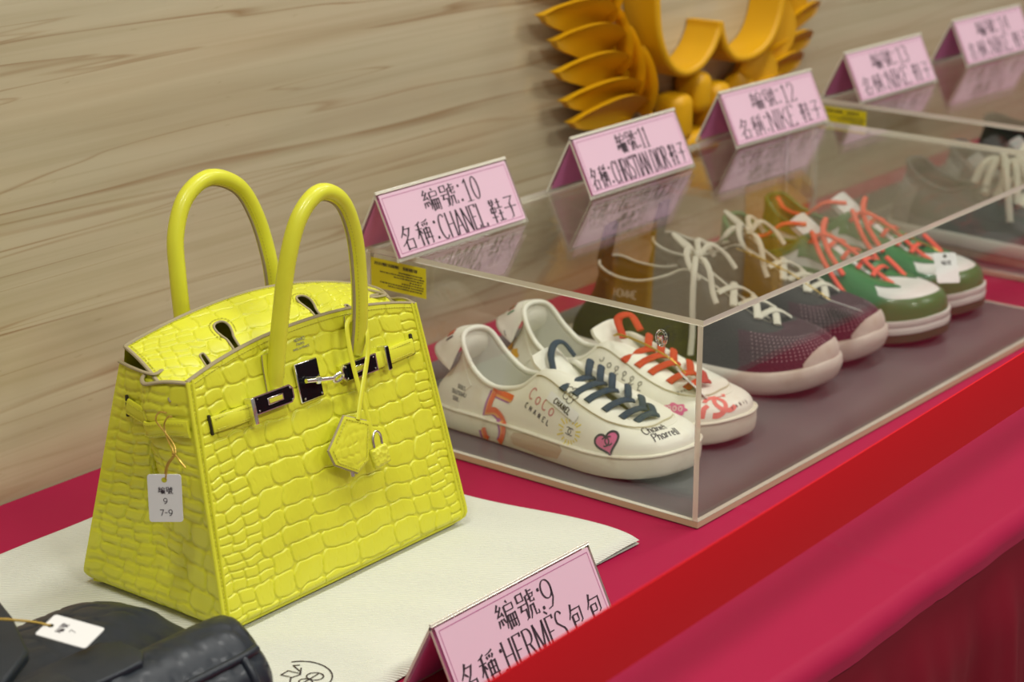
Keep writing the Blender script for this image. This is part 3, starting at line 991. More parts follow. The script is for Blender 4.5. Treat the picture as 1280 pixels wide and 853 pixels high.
def front(u, q, off=0.0):
    """front panel in bag-local coordinates"""
    u, q = np.asarray(u, float), np.asarray(q, float)
    z = q * ztop(u)
    y = -0.086 + 0.24 * z - 0.005 * (1 - u ** 2) * np.sin(PI * np.clip(q, 0, 1)) + 0.012 * np.clip(1 - q / 0.05, 0, 1) ** 2
    return np.stack([u * hw(q) + 0.0005 * z / 0.2, y - off, z], -1)


def front_xz(xw, zw, off=0.0):
    """bag-local point on the front panel below world (x, z)"""
    x, z = xw - BX, zw - BZ
    q = z / H_M
    for _ in range(4):
        u = x / float(hw(q))
        q = z / float(ztop(u))
    p = front(u, q)
    return np.array([p[0], p[1] - off * 0.972, p[2] + off * 0.233])


nu, nq = 500, 370
U, Qq = np.meshgrid(np.linspace(-1, 1, nu), np.linspace(0, 1, nq), indexing='ij')
P = front(U, Qq)
sx, sz = P[:, :, 0], P[:, :, 2]
# big flat plates in the middle, small round ones toward the sides; the rows sag to the left
warp_v = sz + 0.30 * (sx - 0.02) ** 2 + 0.04 * sx
h1 = croc_plates(sx - 0.012, warp_v, 0.0175, [0.047, 0.034, 0.024, 0.0185, 0.016, 0.0145, 0.013, 0.012], 0.020, 0.00120, 0.0012, 0.00024)
h2 = 0
margin = np.minimum(1, np.minimum((1 - np.abs(U)) / 0.05, np.minimum((1 - Qq) / 0.03, Qq / 0.03)))
Pd = displace(P, (h1 + h2) * np.clip(margin, 0, 1), 1)
if (np.cross(np.gradient(P, axis=0), np.gradient(P, axis=1))[100, 100, 1]) > 0:
    Pd = displace(P, (h1 + h2) * np.clip(margin, 0, 1), -1)
mb = MB().grid(Pd)
Pb = front(*np.meshgrid(np.linspace(-1, 1, 40), np.linspace(0, 1, 20), indexing='ij')) + np.array([0, 0.003, 0])
mb.grid(Pb, flip=True)
mb.build('front_panel', M_yl, bag, recalc=False, angle=80)

topedge = front(np.linspace(-1, 1, 60), np.ones(60)) + np.array([0, 0.0015, 0])
MB().sweep(topedge, 0.0021, 0.0013, n=8, up=(0, 0, 1)).build('top_edge_binding', M_edgepaint, bag)
st = MB()
te = front(np.linspace(-0.98, 0.98, 80), np.full(80, 0.982)) + np.array([0, -0.0006, 0])
stitches(st, te, (0, -0.97, 0.24))

# back panel, rising into the open flap
def back(u, q):
    u, q = np.asarray(u, float), np.asarray(q, float)
    zt = 0.2055 + 0.0185 * (1 - np.abs(u + 0.12) ** 2.0) - 0.004 * np.clip(u, 0, 1)
    z = q * zt
    y = 0.087 - 0.215 * z + 0.004 * (1 - u ** 2) * np.sin(PI * q) - 0.012 * np.clip(1 - q / 0.05, 0, 1) ** 2
    wq = hw(q) + 0.004 * np.clip((q - 0.9) / 0.1, 0, 1)
    return np.stack([u * wq + 0.012 * (z / 0.2) * 1.0, y, z], -1)


Pk = back(*np.meshgrid(np.linspace(-1, 1, 60), np.linspace(0, 1, 40), indexing='ij'))
MB().grid(Pk).grid(Pk - np.array([0, 0.003, 0]), flip=True).build('back_panel', M_yl, bag, recalc=False)

# flap: from the curved back edge down into the mouth of the bag behind the front panel
def flap(u, v):
    u, v = np.asarray(u, float), np.asarray(v, float)
    b = back(u, np.ones_like(u))
    f = np.stack([u * 0.142 + 0.002, np.full_like(u, -0.0255), 0.1815 + 0.014 * (1 - u ** 2)], -1)
    P = b * (1 - v)[..., None] + f * v[..., None]
    P[..., 2] += 0.007 * np.sin(PI * np.clip(v, 0, 1)) * (1 - 0.4 * u ** 2)
    # round the back edge over
    P[..., 1] += 0.0
    P[..., 0] += 0.010 * np.clip((u - 0.90) / 0.1, 0, 1) * np.sin(PI * np.clip(v * 1.6, 0, 1)) * 0.6
    return P


nu, nv = 360, 120
U, Vv = np.meshgrid(np.linspace(-1, 1, nu), np.linspace(0, 1, nv), indexing='ij')
P = flap(U, Vv)
h3 = croc_plates(U * 0.145 + 0.012 * Vv, Vv * 0.085 + 2.2 * (U * 0.145) ** 2, 0.020, [0.030, 0.027, 0.022, 0.018, 0.015, 0.013], 0.020, 0.00120, 0.0010, 0.00018)
mg = np.clip(np.minimum((1 - np.abs(U)) / 0.04, Vv / 0.06), 0, 1)
sg = 1 if np.cross(np.gradient(P, axis=0), np.gradient(P, axis=1))[150, 50, 2] > 0 else -1
P = displace(P, h3 * mg, sg)


def keyhole(cx, cv, s=1.0):
    """drop-shaped outline in flap (u, v): round eye toward the back, slot toward the mouth"""
    pts = []
    for a in np.linspace(math.radians(62), math.radians(360 + 118), 26):
        a2 = a + PI / 2 + PI / 2
        pts.append((cx + 0.0068 * s * math.sin(a2 + PI / 2 - PI / 2) * 1.0, cv - 0.0068 * s * math.cos(a2)))
    return pts


def in_key(xs, vs, cx, cv):
    """xs, vs in metres on the flap"""
    eye = ((xs - cx) ** 2 / 0.0072 ** 2 + (vs - cv) ** 2 / 0.0098 ** 2) < 1
    half = 0.0062 - 0.0028 * np.clip((vs - cv) / 0.012, 0, 1)
    slot = (vs > cv) & (np.abs(xs - cx) < half * 0.98) & (vs < cv + 0.030)
    return eye | slot


KEYS = [(-0.061, 0.044), (0.037, 0.044)]
KS = [(-0.094, 0.062), (0.078, 0.062)]
xs, vs_ = U * 0.142, Vv * 0.085
hole = np.zeros(U.shape, bool)
for k in KEYS:
    hole |= in_key(xs, vs_, *k)
for (cx, cv) in KS:
    hole |= (np.abs(xs - cx) < 0.0026) & (vs_ > cv) & (vs_ < cv + 0.02) | (((xs - cx) ** 2 + (vs_ - cv) ** 2) < 0.0026 ** 2)
fl = MB().grid(P, mask=~hole).build('flap', M_yl, bag, recalc=False, angle=80)
# cut edges of the keyholes and the taupe edge of the flap
mb = MB()
for (cx, cv) in KEYS:
    loop = [(cx - 0.0033, cv + 0.030)] + [(cx + a, cv + b) for a, b in ((-0.0036, 0.015), (-0.0055, 0.009), (-0.0072, 0.001), (-0.0064, -0.0055), (-0.0038, -0.0090), (0, -0.0100), (0.0038, -0.0090), (0.0064, -0.0055), (0.0072, 0.001), (0.0055, 0.009), (0.0036, 0.015))] + [(cx + 0.0033, cv + 0.030)]
    q = catmull([(a, b, 0) for a, b in loop], 60)
    MB().sweep(flap(q[:, 0] / 0.142, q[:, 1] / 0.085) + np.array([0, 0, 0.0002]), 0.0011, n=8).build('keyhole_edge', M_edgepaint, fl)
    ring = catmull([(cx + (a - cx) * 1.55, cv + (b - cv) * 1.4, 0) for a, b in loop[2:-2]], 60)
    stitches(st, flap(ring[:, 0] / 0.142, ring[:, 1] / 0.085) + np.array([0, 0, 0.0008]), (0, -0.45, 0.89))
for (cx, cv) in KS:
    loop = [(cx - 0.0026, cv + 0.02), (cx - 0.0026, cv + 0.004), (cx - 0.002, cv - 0.002), (cx, cv - 0.003), (cx + 0.002, cv - 0.002), (cx + 0.0026, cv + 0.004), (cx + 0.0026, cv + 0.02)]
    q = catmull([(a, b, 0) for a, b in loop], 30)
    MB().sweep(flap(q[:, 0] / 0.142, q[:, 1] / 0.085) + np.array([0, 0, 0.0002]), 0.0009, n=8).build('keyhole_edge', M_edgepaint, fl)
eb = np.concatenate([flap(np.full(20, -1.0), np.linspace(1, 0, 20)), flap(np.linspace(-1, 1, 80), np.zeros(80)), flap(np.full(20, 1.0), np.linspace(0, 1, 20))])
MB().sweep(eb, 0.0018, 0.0014, n=8).build('flap_edge', M_edgepaint, fl)
stitches(st, flap(np.linspace(-0.985, 0.985, 100), np.full(100, 0.045)) + np.array([0, 0, 0.0009]), (0, -0.5, 0.86))
stitches(st, flap(np.full(30, -0.975), np.linspace(0.06, 0.8, 30)) + np.array([0, 0, 0.0009]), (0, -0.5, 0.86))

# gussets with their inward fold
def gusset(side):
    nu, nz = 130, 130
    P = np.zeros((nu, nz, 3))
    TT = [0.0, 0.25, 0.48, 0.555, 0.50, 0.45, 0.455, 0.58, 0.80, 1.0]
    OO = [0.0, 0.0035, 0.0045, 0.0015, -0.0100, -0.0060, 0.0085, 0.0115, 0.0065, 0.0]
    for j, q in enumerate(np.linspace(0, 1, nz)):
        zf = q * (H_C - 0.001)
        a, b = front(side, q), back(side, q * 0.955)
        b[0] = side * hw(q) + 0.004 * zf / 0.2
        k = min(1.0, max(0.0, (q - 0.10) / 0.80)) ** 1.3
        pts = []
        for i in range(10):
            t = (i / 9) * (1 - k) + TT[i] * k
            o_ = OO[i] * k - 0.012 * math.sin(PI * t) * math.sin(PI * q) * (1 - k)
            pts.append((b[0] + (a[0] - b[0]) * t + side * o_, b[1] + (a[1] - b[1]) * t, 0))
        c = catmull(pts, nu)
        P[:, j, 0], P[:, j, 1] = c[:, 0], c[:, 1]
        P[:, j, 2] = zf - 0.006 * k * np.exp(-((np.arange(nu) / (nu - 1) - 0.74) / 0.10) ** 2)
    return P


GL = gusset(-1)
for side, G in ((-1, GL), (1, gusset(1))):
    gu = np.cumsum(np.concatenate([np.zeros((1, G.shape[1])), np.linalg.norm(np.diff(G, axis=0), axis=2)]), axis=0)
    hg = croc_plates(gu - 0.05 - 0.3 * (G[:, :, 2] - 0.1) ** 2, G[:, :, 2] + 0.25 * (gu - 0.08) ** 2, 0.0185, [0.019, 0.019, 0.022, 0.026], 0.024, 0.0014, 0.0012, 0.0)
    sg = 1 if (np.cross(np.gradient(G, axis=0), np.gradient(G, axis=1))[20, 60, 0] * side) > 0 else -1
    jj = np.arange(G.shape[0]) / (G.shape[0] - 1)
    hg *= np.clip(np.minimum(jj, 1 - jj) / 0.03, 0, 1)[:, None]
    g = MB().grid(displace(G, hg, sg)).build('gusset', M_yl, bag, recalc=False, angle=80)
    MB().sweep(G[:, -1] + np.array([0, 0, 0.0004]), 0.0018, 0.0012, n=8).build('gusset_edge', M_edgepaint, g)
    # welted seam beside the front panel: two fine ridges
    q = np.linspace(0, 1, 60)
    w = MB()
    w.sweep(front(np.full(60, side * 0.998), q) + np.array([side * 0.0004, 0.0005, 0]), 0.0017, n=8)
    w.sweep(front(np.full(60, side * 0.965), q) + np.array([0, -0.0002, 0]), 0.0013, n=8)
    w.build('seam_welt', M_yl, bag)
    st2 = front(np.full(60, side * 0.982), q) + np.array([0, -0.0008, 0])
    stitches(st, st2, (0, -1, 0.2))
# bottom with its rim
rim = np.concatenate([front(np.linspace(-1, 1, 40), np.full(40, 0.01)), [[0.1345, -0.06, 0.002], [0.1345, 0.06, 0.002]], back(np.linspace(1, -1, 40), np.full(40, 0.01)) * np.array([1, 1, 0]) + np.array([0, 0, 0.002]), [[-0.1345, 0.06, 0.002], [-0.1345, -0.06, 0.002]]])
rim[:, 2] = 0.0022
MB().fan(rim - np.array([0, 0, 0.0012])).sweep(rim, 0.0021, n=8, closed=True).build('bottom', M_yl, bag)
for sx_ in (-0.12, 0.12):
    for sy_ in (-0.058, 0.058):
        MB().lathe([(0, -0.0018), (0.004, -0.0012), (0.005, 0.001), (0.0045, 0.0035)], (sx_, sy_, 0), 14).build('foot', M_pall, bag)
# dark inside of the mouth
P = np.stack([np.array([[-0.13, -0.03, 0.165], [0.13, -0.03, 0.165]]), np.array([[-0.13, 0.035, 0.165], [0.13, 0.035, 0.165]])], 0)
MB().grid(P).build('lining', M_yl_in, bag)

# handles
def loc(pts):
    return np.asarray(pts, float) - B0


hf = loc(catmull([(-0.329, -0.3405, 0.176), (-0.3262, -0.3415, 0.205), (-0.3210, -0.3425, 0.240), (-0.3125, -0.3440, 0.285), (-0.2985, -0.3450, 0.318), (-0.2755, -0.3455, 0.3335), (-0.2500, -0.3450, 0.322), (-0.2340, -0.3440, 0.290), (-0.2275, -0.3425, 0.245), (-0.2265, -0.3405, 0.208), (-0.2290, -0.3385, 0.184)], 90))
hb = loc(catmull([(-0.330, -0.240, 0.178), (-0.3305, -0.2385, 0.215), (-0.3300, -0.2345, 0.255), (-0.3260, -0.2300, 0.290), (-0.3100, -0.2270, 0.318), (-0.2810, -0.2255, 0.3290), (-0.2500, -0.2265, 0.316), (-0.2330, -0.2295, 0.288), (-0.2245, -0.2345, 0.250), (-0.2235, -0.2385, 0.215), (-0.225, -0.240, 0.18)], 90))
for nm, hpts, dirn in (('front', hf, -1), ('back', hb, 1)):
    k = np.linspace(0, 1, 90)
    tp = 1 - 0.22 * np.clip(1 - np.minimum(k, 1 - k) / 0.06, 0, 1)
    h = MB().sweep(hpts, 0.0070, 0.0070, n=20, up=(0, 1, 0), taper=tp).build('handle', M_yl, bag, angle=80)
    # taupe seam line along the inner curve, with its stitch row
    c = hpts.mean(0)
    T = np.gradient(hpts, axis=0)
    T /= np.linalg.norm(T, axis=1)[:, None]
    inn = np.cross(T, (0, 1, 0))
    inn /= np.linalg.norm(inn, axis=1)[:, None]
    if (inn[45] @ (np.array([0, 0, -1]))) < 0:
        inn = -inn
    MB().sweep(hpts + inn * 0.0066, 0.0013, 0.0017, n=8, up=(0, 1, 0)).build('handle_seam', M_edgepaint, h)
    dd = inn * 0.78 + np.array([0, dirn * 0.62 if nm == 'front' else -0.62, 0])
    dd /= np.linalg.norm(dd, axis=1)[:, None]
    stitches(st, (hpts + dd * 0.0069)[4:-4], dd[4:-4])
    # flat stitched tab at each foot of the handle
    for e, s_ in ((0, -1), (-1, 1)):
        base = hpts[e]
        out = [(0.0088 * math.cos(a), 0.009 + 0.0105 * math.sin(a)) for a in np.linspace(PI, 2 * PI, 12)] + [(0.0080, 0.030), (0.0066, 0.042), (-0.0066, 0.042), (-0.0080, 0.030)]
        if dirn < 0:
            n_ = Vector((0, -0.972, 0.233))
            M = Matrix((Vector((1, 0, 0)), Vector((0, 0.233, 0.972)), n_)).transposed().to_4x4()
            p = front_xz(base[0] + BX, base[2] + BZ - 0.008, 0.0004)
        else:
            n_ = Vector((0, 0.977, 0.21))
            M = Matrix((Vector((1, 0, 0)), Vector((0, -0.21, 0.977)), n_)).transposed().to_4x4()
            p = np.array([base[0], 0.087 - 0.215 * (base[2] - 0.008) + 0.004, base[2] - 0.008])
        M.translation = Vector(p)
        tb = MB().prism(out, 0.0013, M, em=1).build('handle_tab', [M_yl, M_edgepaint], h, smooth=False)

# hardware on the front
R_f = Matrix((Vector((1, 0, 0)), Vector((0, 0.972, -0.233)), Vector((0, 0.233, 0.972)))).transposed()
M_strapY = M_yl


def on_front(x, z, off):
    return Vector(front_xz(x, z, off))


def strap(x0, x1, zc, h, nm, endcut=None):
    mb = MB()
    n = 26
    xs = np.linspace(x0, x1, n)
    rows = []
    for x in xs:
        o_ = 0.0030 + 0.0016 * math.sin(PI * (x - x0) / (x1 - x0))
        hh = h / 2
        prof = [(-hh, 0.0), (-hh, o_ - 0.0006), (-hh + 0.0012, o_), (0, o_ + 0.0003), (hh - 0.0012, o_), (hh, o_ - 0.0006), (hh, 0.0)]
        rows.append([front_xz(x, zc + a * 0.972, b + 0.0004) for a, b in prof])
    mb.grid(rows)
    mb.fan(rows[0]).fan(rows[-1])
    s = mb.build(nm, M_yl, bag)
    for sg_ in (-1, 1):
        stitches(st, [front_xz(x, zc + sg_ * (h / 2 - 0.0022), 0.0046) for x in np.linspace(x0 + 0.002, x1 - 0.002, 20)], (0, -0.97, 0.23))
    return s


strap(-0.4005, -0.3600, 0.1698, 0.0128, 'belt_strap')
strap(-0.2560, -0.1600, 0.1730, 0.0135, 'belt_strap')
MB().rbox(on_front(-0.4008, 0.1698, 0.0010), (0.0022, 0.003, 0.0165), 0.0008, 2, R_f).build('strap_slot', M_dark, bag)
MB().rbox(on_front(-0.1595, 0.1745, 0.0010), (0.0030, 0.003, 0.0185), 0.0010, 2, R_f).build('strap_slot', M_dark, bag)


def clasp(x0, x1, zc, hgt, cut):
    L = x1 - x0
    cx = (x0 + x1) / 2
    hh = hgt / 2
    c = 0.0035
    outl = [(-L / 2, -hh), (L / 2 - c, -hh), (L / 2, -hh + c), (L / 2, hh - c), (L / 2 - c, hh), (-L / 2, hh)]
    if cut < 0:
        outl = [(-a, b) for a, b in outl][::-1]
    M = (R_f @ Matrix.Rotation(PI / 2, 3, 'X')).to_4x4()
    M.translation = on_front(cx, zc, 0.0060)
    p = MB().prism(outl, 0.0022, M).build('clasp_plate', M_pall, bag, smooth=False)
    M2 = M.copy()
    M2.translation = on_front(cx, zc, 0.0081)
    MB().prism([(a * 0.92, b * 0.86) for a, b in outl], 0.0006, M2).build('clasp_face', M_darkreflect, p, smooth=False)
    sl = MB()
    sl.rbox(on_front(cx + 0.001 * cut, zc, 0.0088), (0.0175, 0.0006, 0.0058), 0.0003, 1, R_f)
    sl.build('slot_rim', M_pall, p)
    MB().rbox(on_front(cx + 0.001 * cut, zc, 0.0091), (0.0150, 0.0006, 0.0036), 0.0003, 1, R_f).build('slot_opening', M_stitch, p)
    for ax in (-1, 1):
        for az in (-1, 1):
            MB().rbox(on_front(cx + ax * (L / 2 - 0.004), zc + az * (hh - 0.0028), 0.0089), (0.0017, 0.0010, 0.0017), 0.0006, 2, R_f).build('rivet', M_pall, p)
    return p


clasp(-0.3600, -0.3155, 0.1738, 0.0150, 1)
clasp(-0.2575, -0.2150, 0.1735, 0.0150, -1)
MB().rbox(on_front(-0.3613, 0.1702, 0.0052), (0.0042, 0.009, 0.0215), 0.0008, 2, R_f).build('strap_keeper', M_pall, bag)
MB().rbox(on_front(-0.2005, 0.1727, 0.0042), (0.0046, 0.009, 0.0215), 0.0008, 2, R_f).build('strap_keeper', M_pall, bag)
MB().rbox(on_front(-0.2002, 0.1727, 0.0090), (0.0036, 0.0006, 0.0195), 0.0002, 1, R_f).build('keeper_face', M_darkreflect, bag)
tp = MB().rbox(on_front(-0.2920, 0.1775, 0.0022), (0.0262, 0.0026, 0.0328), 0.0006, 1, R_f).build('turnlock_plate', M_pall, bag)
MB().rbox(on_front(-0.2920, 0.1775, 0.0038), (0.0246, 0.0010, 0.0312), 0.0003, 1, R_f).build('turnlock_face', M_darkreflect, tp)
for ax in (-1, 1):
    for az in (-1, 1):
        MB().rbox(on_front(-0.2920 + ax * 0.0098, 0.1775 + az * 0.0128, 0.0045), (0.0019, 0.0008, 0.0019), 0.0006, 2, R_f).build('rivet', M_pall, tp)
kn = MB()
a, b = np.array(on_front(-0.3035, 0.1795, 0.012)), np.array(on_front(-0.2740, 0.1745, 0.012))
kn.sweep([a, a * 0.6 + b * 0.4, b], 0.0019, n=12)
kn.lathe([(0, -0.0036), (0.0026, -0.0026), (0.0036, 0), (0.0026, 0.0026), (0, 0.0036)], on_front(-0.2905, 0.1773, 0.012), 16)
kn.sweep([on_front(-0.2905, 0.1773, 0.003), on_front(-0.2905, 0.1773, 0.012)], 0.0028, n=12)
c0 = np.array(on_front(-0.2680, 0.1735, 0.012))
ringp = [c0 + np.array([0.0058 * math.cos(t), -0.002 * math.sin(t) * 0.5, 0.0036 * math.sin(t)]) for t in np.linspace(0, 2 * PI, 22, endpoint=False)]
kn.sweep(ringp, 0.0015, n=8, closed=True)
kn.build('turnlock_knob', M_pall, tp)
# belt strap over the left gusset, laid on its folds
def gus_pt(i, z):
    col = GL[i]
    q = z / (H_C - 0.001) * (GL.shape[1] - 1)
    j = int(np.clip(q, 0, GL.shape[1] - 2))
    return col[j] * (1 - (q - j)) + col[j + 1] * (q - j)


for (i0, i1, z0, z1) in ((14, 38, 0.1660, 0.1600), (92, 126, 0.1600, 0.1625)):
    rows = []
    for t in np.linspace(0, 1, 20):
        i = int(round(i0 + (i1 - i0) * t))
        zc = z0 + (z1 - z0) * t
        rows.append([gus_pt(i, zc + a) + np.array([-0.0012 - o_, -0.0006, 0]) for a, o_ in ((-0.0066, 0), (-0.0064, 0.0016), (-0.005, 0.0022), (0, 0.0026), (0.005, 0.0022), (0.0064, 0.0016), (0.0066, 0))])
    MB().grid(rows).fan(rows[0]).fan(rows[-1]).build('belt_strap', M_yl, bag)
    for sg_ in (-1, 1):
        stitches(st, [r[3] + np.array([-0.0004, 0, sg_ * 0.0046]) for r in rows], (-1, 0, 0))
p0 = gus_pt(14, 0.166)
MB().rbox(p0 + np.array([-0.0016, 0, 0]), (0.0024, 0.0028, 0.0185), 0.001).build('strap_slot', M_dark, bag)
tag(st.build('stitching', M_stitch, bag, smooth=False, recalc=False), kind='stuff')
# silver foil stamp
M_foil = mat('silver_foil', (0.62, 0.62, 0.52), 0.25, 0.9)
mb = MB()
for tx, w, z, hh in (('HERMES', 0.013, 0.2092, 0.0022), ('PARIS', 0.009, 0.2058, 0.0019), ('MADE IN FRANCE', 0.019, 0.2027, 0.0016)):
    V, F = text_geo([(tx, -w / 2, w / 2, 0, hh)], 1, 0.2, 0.16, False)
    mb.add([front_xz(-0.2895 + v[0], z + v[1], 0.0010) for v in V], F)
mb.build('foil_stamp', M_foil, bag, smooth=False, recalc=False)

# key bell and padlock hanging from the front handle
ch = thing('key_bell', 'yellow leather key bell and small padlock hung by a strap on the front handle', 'bag charm', (BX, BY, BZ))


def fpts(l, off):
    return np.array([front_xz(x, z, off) for x, z in l])


def band(mb, pts, w=0.0026, t=0.0012):
    c = catmull(pts, 50)
    mb.sweep(c, w, t, n=8, up=(0, -0.97, 0.24))


sb = MB()
lead = [(-0.2265 - BX, -0.3335 - BY, 0.2140 - BZ), (-0.2345 - BX, -0.3390 - BY, 0.2165 - BZ)]
P1 = np.vstack([lead, fpts([(-0.2440, 0.2105), (-0.2470, 0.1950), (-0.2480, 0.1759), (-0.2470, 0.1532), (-0.2445, 0.1341), (-0.2440, 0.1160)], 0.0125)])
band(sb, P1)
P2 = np.vstack([[(-0.2265 - BX, -0.3335 - BY, 0.2110 - BZ), (-0.2195 - BX, -0.3400 - BY, 0.2100 - BZ)], fpts([(-0.2240, 0.2000), (-0.2290, 0.1840), (-0.2400, 0.1660), (-0.2500, 0.1500), (-0.2580, 0.1360)], 0.0138)])
band(sb, P2)
sb.build('strap', M_yl, ch)
bell = [(-0.2716, 0.1428), (-0.2447, 0.1308), (-0.2549, 0.1012), (-0.2693, 0.0948), (-0.2925, 0.1081), (-0.2965, 0.1205)]
Mp = (R_f @ Matrix.Rotation(PI / 2, 3, 'X')).to_4x4()
mid = np.mean(bell, 0)
Mp.translation = Vector(front_xz(mid[0], mid[1], 0.0095))
loc2 = [(x - mid[0], (z - mid[1]) / 0.972) for x, z in bell][::-1]
# gently domed leather shell with scale tiles
tri = []
for i in range(6):
    a, b = loc2[i], loc2[(i + 1) % 6]
    for s in np.linspace(0, 1, 8, endpoint=False):
        tri.append((a[0] * (1 - s) + b[0] * s, a[1] * (1 - s) + b[1] * s))
tri = np.array(tri)
rings = []
ks = np.linspace(1, 0.02, 22)
uu = np.array([[(p[0] * k, p[1] * k) for p in tri] for k in ks])
Sb = croc_seeds(-0.03, 0.03, -0.03, 0.03, lambda u, v: 0.0075, lambda v: 0.0085, 0.12)
hb_ = croc_height(uu[:, :, 0], uu[:, :, 1], Sb, 1.0, 0.0012, 0.0006, 0.0003)
Pz = 0.0035 + 0.0018 * (1 - ks[:, None] ** 3) + hb_ * np.clip((1 - ks[:, None]) / 0.1, 0, 1)
P = np.stack([uu[:, :, 0], uu[:, :, 1], Pz], -1)
mb = MB()
P = np.concatenate([np.concatenate([uu[:1], np.zeros((1, len(tri), 1))], -1), P], 0)
mb.grid([[Mp @ Vector(p) for p in row] for row in P], cv=True)
mb.fan([Mp @ Vector(p) for p in P[0]]).fan([Mp @ Vector(p) for p in P[-1]])
bo = mb.build('bell', M_yl, ch, angle=60)
MB().sweep([Mp @ Vector((p[0], p[1], 0.0018)) for p in tri], 0.0012, n=6, closed=True).build('bell_edge', M_edgepaint, bo)
sB = MB()
for i in (0, 4, 5, 3):
    pass
lp = [Mp @ Vector((p[0] * 0.88, p[1] * 0.9, 0.0046)) for p in tri]
stitches(sB, [tuple(p) for p in lp], (0, -0.97, 0.24))
sB.build('bell_stitching', M_stitch, bo, smooth=False, recalc=False)
MB().sweep(fpts([(-0.274, 0.1000), (-0.2735, 0.0930)], 0.010), 0.0022, n=10).build('key_tip', M_pall, ch)
lk = MB()
mid = np.mean([(-0.251, 0.1095), (-0.231, 0.1093), (-0.2305, 0.0941), (-0.2529, 0.0897)], 0)
lk.rbox(front_xz(mid[0], mid[1], 0.0140), (0.0195, 0.0065, 0.0170), 0.0024, 3, R_f @ Matrix.Rotation(math.radians(-7), 3, 'Y'))
lo_ = lk.build('padlock', mat('yellow_small_scale_leather', (0.72, 0.72, 0.05), 0.36, coat=0.12, bump=('voronoi', 260, 0.7, 0.0015)), ch)
MB().sweep(catmull(fpts([(-0.2462, 0.1090), (-0.2458, 0.1165), (-0.2415, 0.1215), (-0.2365, 0.1180), (-0.2360, 0.1090)], 0.0140), 24), 0.0012, n=10).build('shackle', M_pall, lo_)

# price tag tied to the strap on the gusset
tg = thing('price_tag', 'white paper tag on a gold cord, hanging at the left side of the yellow bag', 'tag', (-0.446, -0.335, 0.122))
ey, nn = Vector((0.62, -0.785, 0)), Vector((-0.785, -0.62, 0))
ez = Vector((0, 0, 1))
Mt = Matrix((ey, ez, nn)).transposed().to_4x4()


def tag_card(name, t, M, w, h, r=0.0022, th=0.0007):
    o_ = []
    for cx, cy, a0 in ((w / 2 - r, h / 2 - r, 0), (-w / 2 + r, h / 2 - r, 90), (-w / 2 + r, -h / 2 + r, 180), (w / 2 - r, -h / 2 + r, 270)):
        o_ += arc(cx, cy, r, r, a0, a0 + 90, 5)
    c = MB().prism(o_, th, M).build(name, M_white, t, smooth=False)
    hole = [(0.0022 * math.cos(a), h / 2 - 0.0045 + 0.0022 * math.sin(a)) for a in np.linspace(0, 2 * PI, 16, endpoint=False)]
    M2 = M @ Matrix.Translation((0, 0, th + 0.0001))
    MB().fan([M2 @ Vector((p[0], p[1], 0)) for p in hole]).build('punched_hole', M_stitch if 'left' in t['label'] and 'yellow' in t['label'] else M_dark, c, smooth=False)
    return c


card = tag_card('card', tg, Mt, 0.0262, 0.0395)
V, F = text_geo([('編號', -0.0055, 0.0065, 0.0035, 0.0095)], 1, 0.09, 0.06)
V2, F2 = text_geo([('9', -0.0018, 0.0020, -0.0045, 0.0000), ('7-9', -0.0050, 0.0055, -0.0145, -0.0095)], 1, 0.11, 0.11, False)
M2 = Mt @ Matrix.Translation((0, 0, 0.0009))
mb = MB().add([M2 @ Vector((v[0], v[1], 0)) for v in V], F).add([M2 @ Vector((v[0], v[1], 0)) for v in V2], F2)
mb.build('handwriting', M_ink, card, smooth=False, recalc=False)


def tl(pts):
    return np.asarray(pts, float) - np.array([-0.446, -0.335, 0.122])


mb = MB()
mb.sweep(tl(catmull([(-0.446, -0.3365, 0.1385), (-0.443, -0.337, 0.149), (-0.438, -0.340, 0.157), (-0.434, -0.334, 0.163), (-0.432, -0.322, 0.170), (-0.433, -0.3145, 0.1775), (-0.433, -0.3185, 0.1850), (-0.431, -0.325, 0.1855)], 50)), 0.0007, n=8)
mb.sweep(tl(catmull([(-0.446, -0.3350, 0.1385), (-0.443, -0.3355, 0.149), (-0.438, -0.338, 0.157), (-0.433, -0.326, 0.166), (-0.431, -0.3215, 0.175), (-0.431, -0.3265, 0.1825), (-0.430, -0.330, 0.183)], 50)), 0.0007, n=8)
mb.sweep(tl(catmull([(-0.438, -0.339, 0.157), (-0.439, -0.346, 0.1535), (-0.439, -0.352, 0.149)], 16)), 0.0007, n=8)
mb.rbox(tl([(-0.4385, -0.339, 0.157)])[0], (0.003, 0.003, 0.003), 0.0012)
mb.build('cord', M_gold, tg)

# ------------------------------------------------------------------ cream dust bag under the yellow bag
M_felt = mat('cream_flannel', (0.74, 0.755, 0.66), 0.9, spec=0.15, sheen=0.15, bump=('weave', 150, 0.6, 0.0016))
nxd, nyd = 200, 130
X0, X1, Y0, Y1 = -0.86, -0.066, -0.5165, -0.095
gx, gy = np.meshgrid(np.linspace(0, 1, nxd), np.linspace(0, 1, nyd), indexing='ij')
px = X0 + (X1 - X0) * gx + 0.006 * np.sin(gy * 5.3) * gx * (gx > 0.5) + 0.012 * np.clip(1 - gy / 0.04, 0, 1) * 0
px += gx ** 8 * (0.010 * np.sin(gy * 9 + 0.6))
py = Y0 + (Y1 - Y0) * gy + 0.004 * np.sin(gx * 9) * (1 - gy)
edge = np.minimum(np.minimum(gx * 0.8, (1 - gx) * 0.8), np.minimum(gy, 1 - gy) * 0.42) / 0.010
zt = 0.0052 * np.clip(edge, 0, 1) ** 0.5
zt += (0.0016 * np.sin(px * 30 + py * 21) * np.sin(py * 25 - px * 8) + 0.0012 * np.sin(px * 75 + 2 * np.sin(py * 30))) * np.clip(edge / 2, 0, 1)
